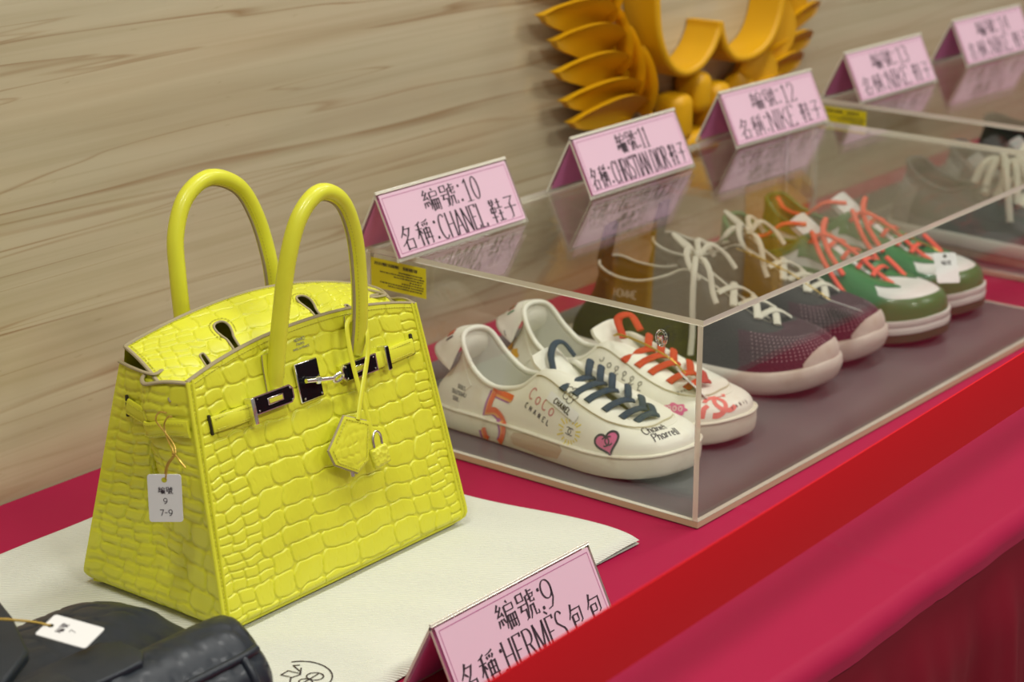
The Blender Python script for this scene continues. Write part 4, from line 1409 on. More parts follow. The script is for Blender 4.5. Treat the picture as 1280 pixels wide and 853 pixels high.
# flat where the bag stands
flat = np.exp(-(((px + 0.2785) / 0.17) ** 8 + ((py + 0.292) / 0.105) ** 8))
zt = zt * (1 - flat) + 0.0052 * flat
zt += 0.0035 * np.exp(-(((px + 0.07) / 0.05) ** 2 + ((py + 0.50) / 0.045) ** 2))
P = np.stack([px, py, 0.0008 + zt], -1)
Pb = np.stack([px, py, np.full_like(px, 0.0006)], -1)
dust = MB().grid(P).grid(Pb, flip=True).build('dust_bag', M_felt, None, recalc=False)
tag(dust, 'cream flannel dust bag lying flat on the crimson cloth under the yellow bag', 'dust bag')


def dust_z(x, y):
    i = np.clip((x - X0) / (X1 - X0) * (nxd - 1), 0, nxd - 1)
    j = np.clip((y - Y0) / (Y1 - Y0) * (nyd - 1), 0, nyd - 1)
    return 0.0008 + zt[int(i), int(j)]


mb = MB()
cx, cy, rr = -0.437, -0.463, 0.026
logo = [arc(0, 0, 1, 1, 100, 415, 40), [(-0.55, -0.2), (-0.2, 0.1), (0.15, 0.05), (0.5, 0.35)], [(-0.5, -0.45), (0.55, -0.3)], [(-0.15, 0.1), (-0.25, 0.45), (0.1, 0.5), (0.2, 0.1)], arc(0.35, -0.35, 0.25, 0.25, 0, 360, 16), arc(-0.1, -0.4, 0.2, 0.2, 0, 360, 14), [(0.3, 0.2), (0.45, 0.62), (0.6, 0.5)], [(-0.6, -0.1), (-0.75, -0.5)]]
for s in logo:
    V, F = ribbon([(a * rr, b * rr) for a, b in s], lambda t, T: 0.0011, 30)
    mb.add([(cx + v[0], cy + v[1], dust_z(cx + v[0], cy + v[1]) + 0.0007) for v in V], F)
mb.build('printed_emblem', M_ink, dust, smooth=False, recalc=False)

# ------------------------------------------------------------------ sneakers
# local frame: heel at y = 0, toe at y = L, sole bottom at z = 0


class Shoe:
    def __init__(self, name, label, loc, rz, rows, zs=0.026, spring=0.010, flare=0.003, group=None, mirror=1.0):
        self.t = thing(name, label, 'sneaker', loc, rz, group)
        half = [tuple(r) for r in rows]
        full = half + [(-r[0] * mirror, r[1], -r[2], *r[3:]) for r in half[-2:0:-1]]
        self.n = len(full)
        self.rows = np.array(full, float)
        self.L = max(r[1] for r in rows)
        self.zs0, self.spring, self.flare = zs, spring, flare
        self.bv, self.bf = [], []

    def lift(self, y):
        return self.spring * np.clip((y - 0.70 * self.L) / (0.30 * self.L), 0, 1) ** 2

    def ctrl(self, th):
        P = self.rows
        N = self.n
        th = np.asarray(th, float) % N
        i = np.floor(th).astype(int) % N
        u = (th - np.floor(th))[..., None]
        p0, p1, p2, p3 = P[(i - 1) % N], P[i], P[(i + 1) % N], P[(i + 2) % N]
        return 0.5 * (2 * p1 + (p2 - p0) * u + (2 * p0 - 5 * p1 + 4 * p2 - p3) * u ** 2 + (3 * p1 - p0 - 3 * p2 + p3) * u ** 3)

    def S(self, th, s, off=0.0):
        th, s = np.broadcast_arrays(np.asarray(th, float), np.asarray(s, float))
        c = self.ctrl(th)
        px, py, qx, qy, qz, up, c1, c2 = [c[..., k] for k in range(8)]
        zs = self.zs0 - 0.002 + self.lift(py)
        A = np.stack([px, py, zs], -1)
        D = np.stack([qx, qy, qz], -1)
        B = A + np.stack([0 * up, 0 * up, up], -1)
        C = D + np.stack([(px - qx) * c1, (py - qy) * c1, -c2], -1)
        s = s[..., None]
        return (1 - s) ** 3 * A + 3 * s * (1 - s) ** 2 * B + 3 * s ** 2 * (1 - s) * C + s ** 3 * D

    def N(self, th, s):
        e = 1e-3
        a = self.S(th + e, s) - self.S(th - e, s)
        b = self.S(th, np.clip(s + e, 0, 1)) - self.S(th, np.clip(s - e, 0, 1))
        n = np.cross(a, b)
        return n / (np.linalg.norm(n, axis=-1)[..., None] + 1e-12)

    def SO(self, th, s, off):
        return self.S(th, s) + self.N(th, s) * off

    def reg(self, mb):
        b = len(self.bv)
        self.bv += mb.v
        self.bf += [tuple(b + i for i in f) for f in mb.f]

    def upper(self, m, nt=160, ns=26):
        T, Sg = np.meshgrid(np.linspace(0, self.n, nt, endpoint=False), np.linspace(0, 1, ns), indexing='ij')
        mb = MB().grid(self.S(T, Sg), cu=True)
        self.reg(mb)
        return mb.build('upper', m, self.t, recalc=False, angle=70)

    def patch(self, name, m, t0, t1, s0, s1, off=0.0014, nt=60, ns=12, parent=None, reg=True):
        th = np.linspace(t0, t1, nt)
        a = np.array([s0(x) if callable(s0) else s0 for x in th])
        b = np.array([s1(x) if callable(s1) else s1 for x in th])
        k = np.linspace(0, 1, ns)
        Sg = a[:, None] + (b - a)[:, None] * k[None, :]
        T = np.repeat(th[:, None], ns, 1)
        top = self.SO(T, Sg, off)
        low = self.SO(T, Sg, -0.0005)
        mb = MB().grid(top)
        self.reg(mb)
        for x in (0, -1):
            mb.grid(np.stack([top[:, x], low[:, x]], 1))
            mb.grid(np.stack([top[x], low[x]], 1))
        return mb.build(name, m, parent or self.t, angle=50)

    def outline(self, th, extra=0.0):
        c = self.ctrl(th)
        p = c[..., :2]
        d = self.ctrl(th + 0.01)[..., :2] - self.ctrl(th - 0.01)[..., :2]
        nrm = np.stack([d[..., 1], -d[..., 0]], -1)
        nrm /= np.linalg.norm(nrm, axis=-1)[..., None] + 1e-12
        return p + nrm * extra

    def sole(self, name, m, z0=0.0, z1=None, prof=None, nt=150, fin=None):
        z1 = self.zs0 if z1 is None else z1
        th = np.linspace(0, self.n, nt, endpoint=False)
        rings = []
        f = self.flare
        prof = prof or [(-0.005, 0.0), (-0.001, 0.06), (0.0, 0.2), (0.0006, 0.5), (0.0, 0.85), (-0.0012, 0.97), (-0.004, 1.0)]
        for e, q in prof:
            p = self.outline(th, f + e)
            if fin is not None:
                w = np.exp(-((np.minimum(th, self.n - th)) / 0.9) ** 2) * math.exp(-((q - 0.62) / 0.28) ** 2)
                p = p - np.stack([0 * w, w * fin], -1)
            l = self.lift(p[:, 1])
            rings.append(np.stack([p[:, 0], p[:, 1], z0 + l + (z1 - z0) * q], -1))
        R = np.stack(rings, 1)
        mb = MB().grid(R, cu=True)
        self.reg(mb)
        mb.fan(R[:, 0]).fan(R[:, -1])
        return mb.build(name, m, self.t, angle=50)

    def lining(self, m, mi, rim_m, rim=0.0024, deep=0.8, nt=130, t_in=0.004):
        th = np.linspace(0, self.n, nt, endpoint=False)
        c = self.ctrl(th)
        Q = c[:, 2:5]
        I = np.stack([c[:, 0] * 0.74, c[:, 1] * 0.92 + 0.012, np.full(nt, self.zs0 + 0.004)], -1)
        rows = []
        cen = np.array([0, Q[:, 1].mean()])
        d = Q[:, :2] - cen
        d /= np.linalg.norm(d, axis=1)[:, None] + 1e-9
        for s in np.linspace(0, 1, 12):
            p = Q * (1 - s) + I * s
            k = math.sin(PI * min(1, s * 2)) * 0.5 + (1 if s > 0.0 else 0) * 0
            p[:, :2] -= d * (t_in * (1 - (1 - min(1, s * 5)) ** 2)) * (1 - s)
            rows.append(p)
        R = np.stack(rows, 1)
        mb = MB().grid(R, cu=True).fan(R[:, -1])
        o = mb.build('lining', m, self.t, recalc=False, angle=70)
        r = MB().sweep(Q - np.stack([d[:, 0] * t_in * 0.3, d[:, 1] * t_in * 0.3, np.zeros(nt)], -1), rim, n=10, closed=True)
        self.reg(r)
        r.build('collar_rim', rim_m, self.t)
        return o

    def tongue(self, m, pts, w, thick=0.004, drop=0.3):
        c = catmull(pts, 30)
        ws = np.interp(np.linspace(0, 1, 30), np.linspace(0, 1, len(w)), w)
        T = np.gradient(c, axis=0)
        T /= np.linalg.norm(T, axis=1)[:, None]
        Nn = np.cross(np.array([1, 0, 0]), T)
        if Nn[:, 2].mean() < 0:
            Nn = -Nn
        v = np.linspace(-1, 1, 15)
        top = c[:, None, :] + v[None, :, None] * ws[:, None, None] * np.array([1, 0, 0]) - (v ** 2)[None, :, None] * (ws * drop)[:, None, None] * Nn[:, None, :]
        low = top - Nn[:, None, :] * thick
        mb = MB().grid(top)
        self.reg(mb)
        mb.grid(low)
        for x in (0, -1):
            mb.grid(np.stack([top[:, x], low[:, x]], 1))
            mb.grid(np.stack([top[x], low[x]], 1))
        return mb.build('tongue', m, self.t, angle=50)

    def bvh(self):
        return BVHTree.FromPolygons(self.bv, self.bf)

    def lace(self, name, m, pts, rx, ry, n=60, parent=None, up=(0, 0.25, 1)):
        return MB().sweep(catmull(pts, n), rx, ry, n=10, up=up).build(name, m, parent or self.t, angle=60)

    def decal(self, name, m, strokes, c, n, r, w, scale=1.0, parent=None, reach=0.03, off=0.00035, closed_fill=None):
        """pen strokes (2D, metres) laid onto the shoe along direction n around point c, with r as the writing direction"""
        if not hasattr(self, '_bvh'):
            self._bvh = self.bvh()
        n = Vector(n).normalized()
        r = Vector(r)
        r = (r - n * r.dot(n)).normalized()
        u = n.cross(r)
        c = Vector(c)
        mb = MB()
        polys = []
        for s in strokes:
            V, F = ribbon([(a * scale, b * scale) for a, b in s], (lambda t, T: w) if not callable(w) else w, max(8, int(len(s) * 2)))
            polys.append((V, F))
        for poly in (closed_fill or []):
            P = [(a * scale, b * scale) for a, b in poly]
            cx, cy = np.mean(P, 0)
            V, F = [], []
            kk = [1.0, 0.66, 0.33]
            nP = len(P)
            for k in kk:
                V += [(cx + (a - cx) * k, cy + (b - cy) * k) for a, b in P]
            V.append((cx, cy))
            for q in range(len(kk) - 1):
                F += [(q * nP + i, q * nP + (i + 1) % nP, (q + 1) * nP + (i + 1) % nP, (q + 1) * nP + i) for i in range(nP)]
            F += [((len(kk) - 1) * nP + i, (len(kk) - 1) * nP + (i + 1) % nP, len(V) - 1) for i in range(nP)]
            polys.append((V, F))
        for V, F in polys:
            out, ok = [], True
            for v in V:
                o_ = c + r * float(v[0]) + u * float(v[1]) + n * reach
                h = self._bvh.ray_cast(o_, -n, reach * 2.2)
                if h[0] is None:
                    ok = False
                    out.append(None)
                else:
                    nn_ = h[1] if h[1].dot(n) > 0 else -h[1]
                    out.append(tuple(h[0] + nn_ * off))
            F2 = [f for f in F if all(out[i] is not None for i in f)]
            if F2:
                mb.add([p if p is not None else (0, 0, 0) for p in out], F2)
        if mb.f:
            return mb.build(name, m, parent or self.t, smooth=False, recalc=False)


def word(st, h, kx=1.0, gap=0.0):
    """stroke word of cap height h centred on 0 -> strokes"""
    tot = sum(LAT[c][0] + gap for c in st) * kx * h / 100
    x = -tot / 2
    out = []
    for c in st:
        for s in LAT[c][1]:
            out.append([(x + p[0] * kx * h / 100, p[1] * h / 100 - h / 2) for p in s])
        x += (LAT[c][0] + gap) * kx * h / 100
    return out


M_wleather = mottle(mat('white_leather', (0.84, 0.82, 0.72), 0.40, spec=0.4, bump=('noise', 160, 0.12, 0.0006)), (0.70, 0.61, 0.44), 22, 0.62, 0.85)
M_wsole = mottle(mat('off_white_rubber', (0.76, 0.71, 0.59), 0.55, bump=('noise', 300, 0.2, 0.0005)), (0.50, 0.38, 0.25), 28, 0.56, 0.78)
M_seam = mat('yellowed_seam', (0.60, 0.53, 0.36), 0.6)
M_greylin = mat('pale_grey_lining', (0.62, 0.61, 0.54), 0.8, bump=('noise', 700, 0.2, 0.0004))
M_navy = mat('navy_lace', (0.020, 0.045, 0.095), 0.8, bump=('weave', 900, 0.4, 0.0005))
M_red = mat('red_lace', (0.55, 0.035, 0.015), 0.8, bump=('weave', 900, 0.4, 0.0005))
M_orange = mat('orange_brush_paint', (0.78, 0.13, 0.03), 0.6)
M_amber = mat('amber_brush_paint', (0.80, 0.36, 0.10), 0.6)
M_purple = mat('purple_brush_paint', (0.38, 0.10, 0.36), 0.6)
M_rose = mat('rose_ink', (0.62, 0.18, 0.20), 0.6)
M_yink = mat('yellow_ink', (0.80, 0.66, 0.08), 0.6)
M_coral = mat('coral_brush_paint', (0.78, 0.20, 0.16), 0.6)
M_green_mark = mat('green_ink', (0.05, 0.20, 0.07), 0.6)
M_amberY = mat('orange_yellow_paint', (0.80, 0.42, 0.05), 0.6)
M_scuff = mat('tan_rubber_patch', (0.58, 0.44, 0.31), 0.6)
M_pinkink = mat('pink_ink', (0.72, 0.13, 0.32), 0.6)

WROWS = [
    # px, py, qx, qy, qz, up, c1, c2
    (0.0, 0.004, 0.0, 0.035, 0.0970, 0.030, -0.55, 0.032),
    (0.024, 0.010, 0.0215, 0.042, 0.0920, 0.028, -0.36, 0.030),
    (0.0345, 0.036, 0.0290, 0.060, 0.0690, 0.026, 0.00, 0.020),
    (0.0375, 0.075, 0.0290, 0.085, 0.0550, 0.022, 0.12, 0.012),
    (0.0415, 0.112, 0.0275, 0.118, 0.0600, 0.024, 0.22, 0.006),
    (0.0460, 0.148, 0.0220, 0.144, 0.0790, 0.026, 0.46, 0.006),
    (0.0515, 0.188, 0.0140, 0.170, 0.0770, 0.026, 0.54, 0.004),
    (0.0545, 0.222, 0.0110, 0.197, 0.0660, 0.024, 0.58, 0.002),
    (0.0510, 0.258, 0.0090, 0.219, 0.0560, 0.022, 0.55, 0.002),
    (0.0340, 0.287, 0.0055, 0.230, 0.0510, 0.022, 0.52, 0.003),
    (0.0, 0.2985, 0.0, 0.233, 0.0495, 0.022, 0.52, 0.003),
]
WROWS = [(r[0] * 0.93, *r[1:]) for r in WROWS]


def white_sneaker(loc_, rz, label, lace_m, near):
    s = Shoe('sneaker', label, loc_, rz, WROWS, zs=0.0245, spring=0.010, flare=0.0028, group=None, mirror=0.94)
    s.sole('sole', M_wsole)
    th = np.linspace(0, s.n, 150, endpoint=False)
    p = s.outline(th, s.flare + 0.0002)
    MB().sweep(np.stack([p[:, 0], p[:, 1], 0.0228 + s.lift(p[:, 1])], -1), 0.0013, n=8, closed=True).build('sole_welt', M_wsole, s.t)
    s.upper(M_wleather)
    s.lining(M_greylin, M_greylin, M_wleather, 0.0028, t_in=0.005)
    s.tongue(M_wleather, [(0, 0.237, 0.0440), (0, 0.205, 0.0540), (0, 0.175, 0.0670), (0, 0.152, 0.080), (0, 0.137, 0.0905), (0, 0.131, 0.096)], [0.013, 0.015, 0.018, 0.021, 0.022, 0.019], 0.0035)
    # lace stay: a U-shaped overlay round the throat
    sm = lambda x: float(np.interp(min(x, 20 - x), [4.74, 5.1, 5.6, 6.4, 7.4, 8.4, 9.2, 9.7, 10], [0.965, 0.86, 0.73, 0.60, 0.535, 0.545, 0.60, 0.645, 0.66]))
    stay = s.patch('lace_stay', M_wleather, 4.74, 15.26, sm, 0.985, 0.0022, 130, 14)
    seam = MB()
    tq = np.linspace(4.74, 15.26, 160)
    seam.sweep(s.SO(tq, np.array([sm(x) for x in tq]), 0.0010), 0.0008, n=6)
    seam.build('stay_seam', M_seam, stay)
    # heel counter and toe seam
    s.patch('heel_counter', M_wleather, -2.3, 2.3, 0.0, lambda x: 0.93 - 0.25 * (abs(x) / 2.3) ** 3, 0.0010, 40, 10)
    s.patch('toe_seam', M_wleather, 8.15, 11.85, 0.52, 0.56, 0.0007, 50, 3)
    # soft heel tab folded out over the collar
    u = np.linspace(-1.25, 1.25, 26)
    v = np.linspace(0, 1, 14)
    P = np.zeros((26, 14, 3))
    for i, a in enumerate(u):
        q = s.ctrl(np.array(a % s.n))[2:5]
        e = abs(a) / 1.25
        d = np.array([math.sin(a / 1.25 * 1.0) * 0.55, -math.cos(a / 1.25 * 0.9), 0])
        wd = 0.034 * (1 - 0.55 * e ** 2.5)
        for j, b in enumerate(v):
            P[i, j] = q + d * (0.0015 + wd * b ** 1.1) + np.array([0, 0, 0.0026 + 0.0045 * math.sin(PI * min(1, b * 1.25)) * (1 - 0.6 * e) - 0.0215 * b - 0.004 * e ** 2 * b])
    P2 = P - np.array([0, 0, 0.0024])
    mb = MB().grid(P)
    s.reg(mb)
    mb.grid(P2)
    for x in (0, -1):
        mb.grid(np.stack([P[:, x], P2[:, x]], 1))
        mb.grid(np.stack([P[x], P2[x]], 1))
    tab = mb.build('heel_tab', M_wleather, s.t, angle=60)
    return s, tab


# navy-laced shoe in front
W1, tab1 = white_sneaker((0.079, -0.172, 0.0058), PI + math.radians(1.5), 'white low sneaker with navy laces and an orange 5 on its side', M_navy, True)


def lace_bars(s, m, ths, se, bulge, rx, ry, name='lace', slack=0.0, skew=0.0):
    for k, th in enumerate(ths):
        a = s.SO(np.array(th), np.array(se), 0.0012)
        b = s.SO(np.array(s.n - th + skew), np.array(se), 0.0012)
        mid = (a + b) / 2 + np.array([0, 0.002, bulge])
        q1 = a * 0.8 + mid * 0.2 + np.array([0, 0, bulge * 0.55])
        q2 = b * 0.8 + mid * 0.2 + np.array([0, 0, bulge * 0.55])
        s.lace(name, m, [a - np.array([0, 0, 0.001]), q1, mid, q2, b - np.array([0, 0, 0.001])], rx, ry)


def flat_laces(s, m, rows, w):
    """short flat lace bars from the near eyelets to the middle, each with a loop standing up beyond it"""
    up = np.array([0, 0, 1.0])
    for k, (th, rise) in enumerate(rows):
        a = s.SO(np.array(th), np.array(0.70), 0.0024)
        b = s.SO(np.array(s.n - th), np.array(0.80), 0.0024)
        fwd = np.array([0, 0.011, 0])
        c = a * 0.50 + b * 0.50 + fwd
        # near bar, running across and a little forward to the middle
        s.lace('lace', m, [a + np.array([0.0015, 0, -0.0006]), a * 0.85 + b * 0.15 + fwd * 0.25 + up * 0.0022, a * 0.64 + b * 0.36 + fwd * 0.7 + up * 0.0040, c + up * 0.0034, a * 0.38 + b * 0.62 + fwd * 1.2 + up * 0.0006], w, 0.0019, 36)
        # loop standing up in the middle and turning back to the far eyelets
        d = s.SO(np.array(s.n - th + 0.05), np.array(0.84), 0.0022)
        s.lace('lace', m, [c + np.array([0.001, 0.001, 0.0012]), c * 0.88 + d * 0.12 + up * rise * 0.75, c * 0.5 + d * 0.5 + up * rise, c * 0.14 + d * 0.86 + up * rise * 0.62, d], w * 0.95, 0.0019, 40, up=(0.1, 0.5, 0.9))


flat_laces(W1, M_navy, ((5.80, 0.0125), (6.25, 0.0120), (6.70, 0.0110), (7.35, 0.0100), (8.00, 0.0085), (8.65, 0.0060)), 0.0041)
W1.lace('lace', M_navy, [(0.016, 0.150, 0.082), (0.010, 0.143, 0.094), (-0.002, 0.139, 0.101), (-0.014, 0.141, 0.099), (-0.020, 0.150, 0.086)], 0.0036, 0.0019)

W2, tab2 = white_sneaker((0.1845, -0.166, 0.0058), PI + math.radians(2.0), 'white low sneaker with red laces and a coral mark on its toe', M_red, False)
flat_laces(W2, M_red, ((5.85, 0.0105), (6.35, 0.0100), (6.85, 0.0090), (7.55, 0.0080), (8.25, 0.0060)), 0.0044)
W2.lace('lace', M_red, [(0.012, 0.160, 0.086), (0.004, 0.148, 0.102), (-0.008, 0.155, 0.104), (-0.004, 0.170, 0.092)], 0.0046, 0.0022, 40)


# ---- drawings and writing on the white pair
def ring_c(cx, cy, r, a0=40, a1=320):
    return arc(cx, cy, r, r, a0, a1, 16)


def cc_mark(r, d):
    return [[(x, y) for x, y in ring_c(-d, 0, r, -132, 132)], [(-x, y) for x, y in ring_c(-d, 0, r, -132, 132)]]


nS, rS = (0.97, -0.06, 0.22), (-0.03, 1.0, -0.16)
five = [[(0.0170, 0.0275), (0.0050, 0.0268), (-0.0075, 0.0262), (-0.0082, 0.0160), (-0.0088, 0.0058)] + [tuple(p) for p in catmull([(-0.0088, 0.0058, 0), (0.0005, 0.0088, 0), (0.0110, 0.0040, 0), (0.0165, -0.0060, 0), (0.0140, -0.0170, 0), (0.0050, -0.0228, 0), (-0.0050, -0.0205, 0), (-0.0095, -0.0130, 0)], 30)[1:, :2]]]
sh = lambda dx, dy: [[(x + dx, y + dy) for x, y in q] for q in five]
W1.decal('painted_numeral', M_purple, sh(-0.0030, -0.0034), (0.040, 0.0935, 0.0255), nS, rS, 0.0060, off=0.0003)
W1.decal('painted_numeral', M_amber, sh(-0.0004, -0.0016), (0.040, 0.0935, 0.0255), nS, rS, 0.0060, off=0.0006)
W1.decal('painted_numeral', M_orange, sh(0.0008, 0.0006), (0.040, 0.0935, 0.0255), nS, rS, 0.0052, off=0.0009)
nC = (0.90, -0.12, 0.40)
rC = (0.0083, 0.0345, -0.0115)
W1.decal('handwriting', M_rose, word('CoCo', 0.0115, 1.0, 28), (0.0402, 0.154, 0.0560), nC, rC, 0.0012)
W1.decal('printed_name', M_ink, word('CHANEL', 0.0052, 0.9, 72), (0.0432, 0.1500, 0.0430), (0.95, -0.15, 0.25), rC, 0.0010)
lab = [(-0.0205, -0.0042), (0.0205, -0.0042), (0.0205, 0.0042), (-0.0205, 0.0042)]
rL = (0.0070, 0.0302, -0.0101)
nL = (0.86, -0.02, 0.51)
W1.decal('woven_label', M_white, [lab + [lab[0]]], (0.0409, 0.1785, 0.0572), nL, rL, 0.0008, off=0.0016, closed_fill=[[(x + (k / 6) * (lab[(i + 1) % 4][0] - x), y + (k / 6) * (lab[(i + 1) % 4][1] - y)) for i, (x, y) in enumerate(lab) for k in range(6)]])
W1.decal('label_name', M_ink, word('CHANEL', 0.0052, 0.95, 16), (0.0409, 0.1785, 0.0572), nL, rL, 0.0012, off=0.0020)
rays = []
rr_ = random.Random(4)
for k in range(17):
    a = 2 * PI * k / 17 + rr_.uniform(-0.08, 0.08)
    r0, r1 = 0.0085 + rr_.uniform(-0.001, 0.001), 0.0135 + rr_.uniform(-0.002, 0.003)
    rays.append([(r0 * math.cos(a), r0 * math.sin(a)), (r1 * math.cos(a), r1 * math.sin(a))])
W1.decal('drawn_sun', M_yink, rays, (0.0501, 0.1913, 0.0371), (0.97, -0.10, 0.22), rS, 0.0014)
W1.decal('drawn_monogram', M_ink, cc_mark(0.0036, 0.0018), (0.0501, 0.1913, 0.0371), (0.97, -0.10, 0.22), rS, 0.0008)
heart = [(0.0125 * (math.sin(t) ** 3), 0.0105 * (13 * math.cos(t) - 5 * math.cos(2 * t) - 2 * math.cos(3 * t) - math.cos(4 * t)) / 14) for t in np.linspace(0, 2 * PI, 40, endpoint=False)]
W1.decal('drawn_heart', M_pinkink, [], (0.0521, 0.236, 0.0375), (0.90, 0.05, 0.42), (0.1, 1.0, 0.62), 0.001, off=0.0003, closed_fill=[heart])
W1.decal('heart_outline', M_ink, [heart + [heart[0]]], (0.0521, 0.236, 0.0375), (0.90, 0.05, 0.42), (0.1, 1.0, 0.62), 0.0022, off=0.0006)
W1.decal('heart_monogram', M_ink, cc_mark(0.0040, 0.0020), (0.0521, 0.236, 0.0385), (0.90, 0.05, 0.42), (0.1, 1.0, 0.62), 0.0013, off=0.0008)
W1.decal('handwriting', M_ink, word('Chanel', 0.0095, 0.85), (0.0200, 0.2690, 0.0480), (0.12, 0.25, 0.96), (-0.93, 0.36, 0), 0.0011)
W1.decal('handwriting', M_ink, word('Pharrell', 0.0095, 0.80), (0.0190, 0.2810, 0.0445), (0.15, 0.40, 0.90), (-0.93, 0.36, 0), 0.0011)
W1.decal('gilt_name', M_seam, word('CHANEL', 0.0036, 1.1, 30), (0.0150, 0.2470, 0.0520), (-0.05, 0.16, 0.98), (-0.90, 0.42, 0), 0.0007)
pet = [arc(0.0052 * math.cos(a), 0.0052 * math.sin(a), 0.0034, 0.0034, math.degrees(a) - 120, math.degrees(a) + 120, 12) for a in np.linspace(0, 2 * PI, 5, endpoint=False)] + [arc(0, 0, 0.0026, 0.0026, 0, 360, 14), arc(0, 0, 0.0013, 0.0013, 0, 270, 10)]
W1.decal('drawn_flower', M_ink, pet, (0.0330, 0.1830, 0.0690), (0.60, 0.10, 0.79), (0.1, 1.0, -0.2), 0.0007, off=0.0006)
for k, tx in enumerate(('SOULS', 'SOLE(SOUL)', 'SOUL')):
    W1.decal('handwriting', M_ink, word(tx, 0.0040, 0.85), (0.0335, 0.0500 - 0.003 * k, 0.0475 - 0.0065 * k), (0.96, -0.08, 0.26), (0.02, 1.0, -0.12), 0.0006)
for k, (m_, x) in enumerate(((M_red, 0.004), (M_orange, 0.0075), (M_red, 0.011), (M_ink, 0.016))):
    W1.decal('printed_stripe', m_, [[(x, -0.005), (x + 0.001, 0.005)]], (0.004, 0.020, 0.094), (0.15, -0.50, 0.85), (1, 0.2, 0), 0.0022, parent=tab1, off=0.0004)
    W2.decal('printed_stripe', (M_green_mark if k % 2 else m_) if k else m_, [[(x, -0.005), (x + 0.001, 0.005)]], (0.004, 0.020, 0.094), (0.15, -0.50, 0.85), (1, 0.2, 0), 0.0022, parent=tab2, off=0.0004)
# second shoe: coral brush mark on the toe, pink scallop, handwriting down the lace stay, orange flower at the heel
W2.decal('brush_mark', M_coral, [[(x * 1.0, y) for x, y in q] for q in cc_mark(0.0105, 0.0058)], (0.0230, 0.2800, 0.0445), (0.30, 0.45, 0.84), (-0.95, 0.30, 0), 0.0044, off=0.0004)
W2.decal('brush_mark', M_coral, [[(-0.022, -0.004), (-0.017, 0.002), (-0.012, 0.003)]], (0.0230, 0.2800, 0.0445), (0.30, 0.45, 0.84), (-0.95, 0.30, 0), 0.0050, off=0.0004)
W2.decal('printed_name', M_ink, word('PARIS', 0.0036, 1.0, 90), (0.0060, 0.2930, 0.0420), (0.10, 0.70, 0.70), (-1.0, 0.10, 0), 0.0006)
blob = [(0.0125 * math.cos(t) * (1 + 0.10 * math.cos(7 * t)), 0.0060 * math.sin(t) * (1 + 0.16 * math.cos(7 * t))) for t in np.linspace(0, 2 * PI, 48, endpoint=False)]
W2.decal('drawn_scallop', M_pinkink, [], (0.0500, 0.2440, 0.0400), (0.85, 0.10, 0.50), (-0.2, 1.0, 0.1), 0.001, off=0.0003, closed_fill=[blob])
W2.decal('scallop_rings', M_wleather, [arc(x, 0.0008, 0.0018, 0.0022, 0, 360, 10) for x in (-0.006, 0.0, 0.006)], (0.0500, 0.2440, 0.0400), (0.85, 0.10, 0.50), (-0.2, 1.0, 0.1), 0.0007, off=0.0006)
loops = [arc(-0.0300, 0.002, 0.0022, 0.0028, 200, 420, 12), arc(-0.0185, 0.0005, 0.0022, 0.0024, 0, 360, 14)]
for x, d in ((-0.0090, 1), (0.0020, -1), (0.0125, 1), (0.0235, -1)):
    loops.append(arc(x, 0.0020, 0.0018, 0.0022, -60, 280, 12) + [(x + 0.0006, -0.0024), (x - 0.0012 * d, -0.0044), (x + 0.0022, -0.0040), (x + 0.0050, -0.0026 + 0.001 * d)])
W2.decal('handwriting', M_ink, loops, (0.0400, 0.1760, 0.0595), (0.80, -0.02, 0.60), (0.02, 1.0, -0.38), 0.0008, off=0.0005)
W2.decal('gilt_name', M_ink, word('PARIS', 0.0034, 1.1, 30), (0.0300, 0.2440, 0.0520), (0.3, 0.16, 0.93), (-0.90, 0.42, 0), 0.0006)
petal = [(0.0075 * math.cos(t) * (1 + 0.15 * math.cos(5 * t)), 0.0075 * math.sin(t) * (1 + 0.15 * math.cos(5 * t))) for t in np.linspace(0, 2 * PI, 40, endpoint=False)]
W2.decal('painted_flower', M_amberY, [], (0.0270, 0.0220, 0.0560), (0.85, -0.5, 0.2), (0.5, 0.85, 0), 0.001, off=0.0003, closed_fill=[petal, [(x * 0.8 + 0.014, y * 0.8 - 0.005) for x, y in petal]])
W2.decal('flower_outline', M_ink, [petal + [petal[0]], [(0.004, 0.004), (0.008, 0.012), (0.004, 0.017)]], (0.0270, 0.0220, 0.0560), (0.85, -0.5, 0.2), (0.5, 0.85, 0), 0.0007, off=0.0006)
for s in (W1, W2):
    s.decal('sole_scuff', M_scuff, [], (0.0500, 0.1520, 0.0130), (1, -0.06, 0), (0, 1, 0), 0.001, off=0.0004, closed_fill=[[(x, y) for x, y in ((-0.030, 0.006), (-0.01, 0.0085), (0.01, 0.0085), (0.030, 0.0085), (0.034, 0.004), (0.028, -0.006), (0.010, -0.008), (-0.012, -0.0075), (-0.030, -0.007), (-0.034, 0.0))]]) if s is W1 else None

# ---- dark runners
M_knit = mat('burgundy_knit', (0.055, 0.014, 0.026), 0.85, bump=('voronoi', 620, 0.6, 0.0012))
M_neo = mat('black_neoprene', (0.018, 0.017, 0.015), 0.75, bump=('noise', 500, 0.2, 0.0004))
M_greyknit = mat('charcoal_knit', (0.032, 0.030, 0.028), 0.8, bump=('voronoi', 600, 0.4, 0.0010))
M_runsole = mottle(mat('chalky_white_rubber', (0.66, 0.61, 0.53), 0.55), (0.52, 0.45, 0.36), 30, 0.5, 0.75)
M_cream = mat('cream_lace', (0.66, 0.63, 0.52), 0.75, bump=('weave', 800, 0.35, 0.0005))
M_dotw = mat('pale_knit_dot', (0.50, 0.36, 0.38), 0.8)
M_print = mat('grey_print', (0.42, 0.40, 0.36), 0.6)

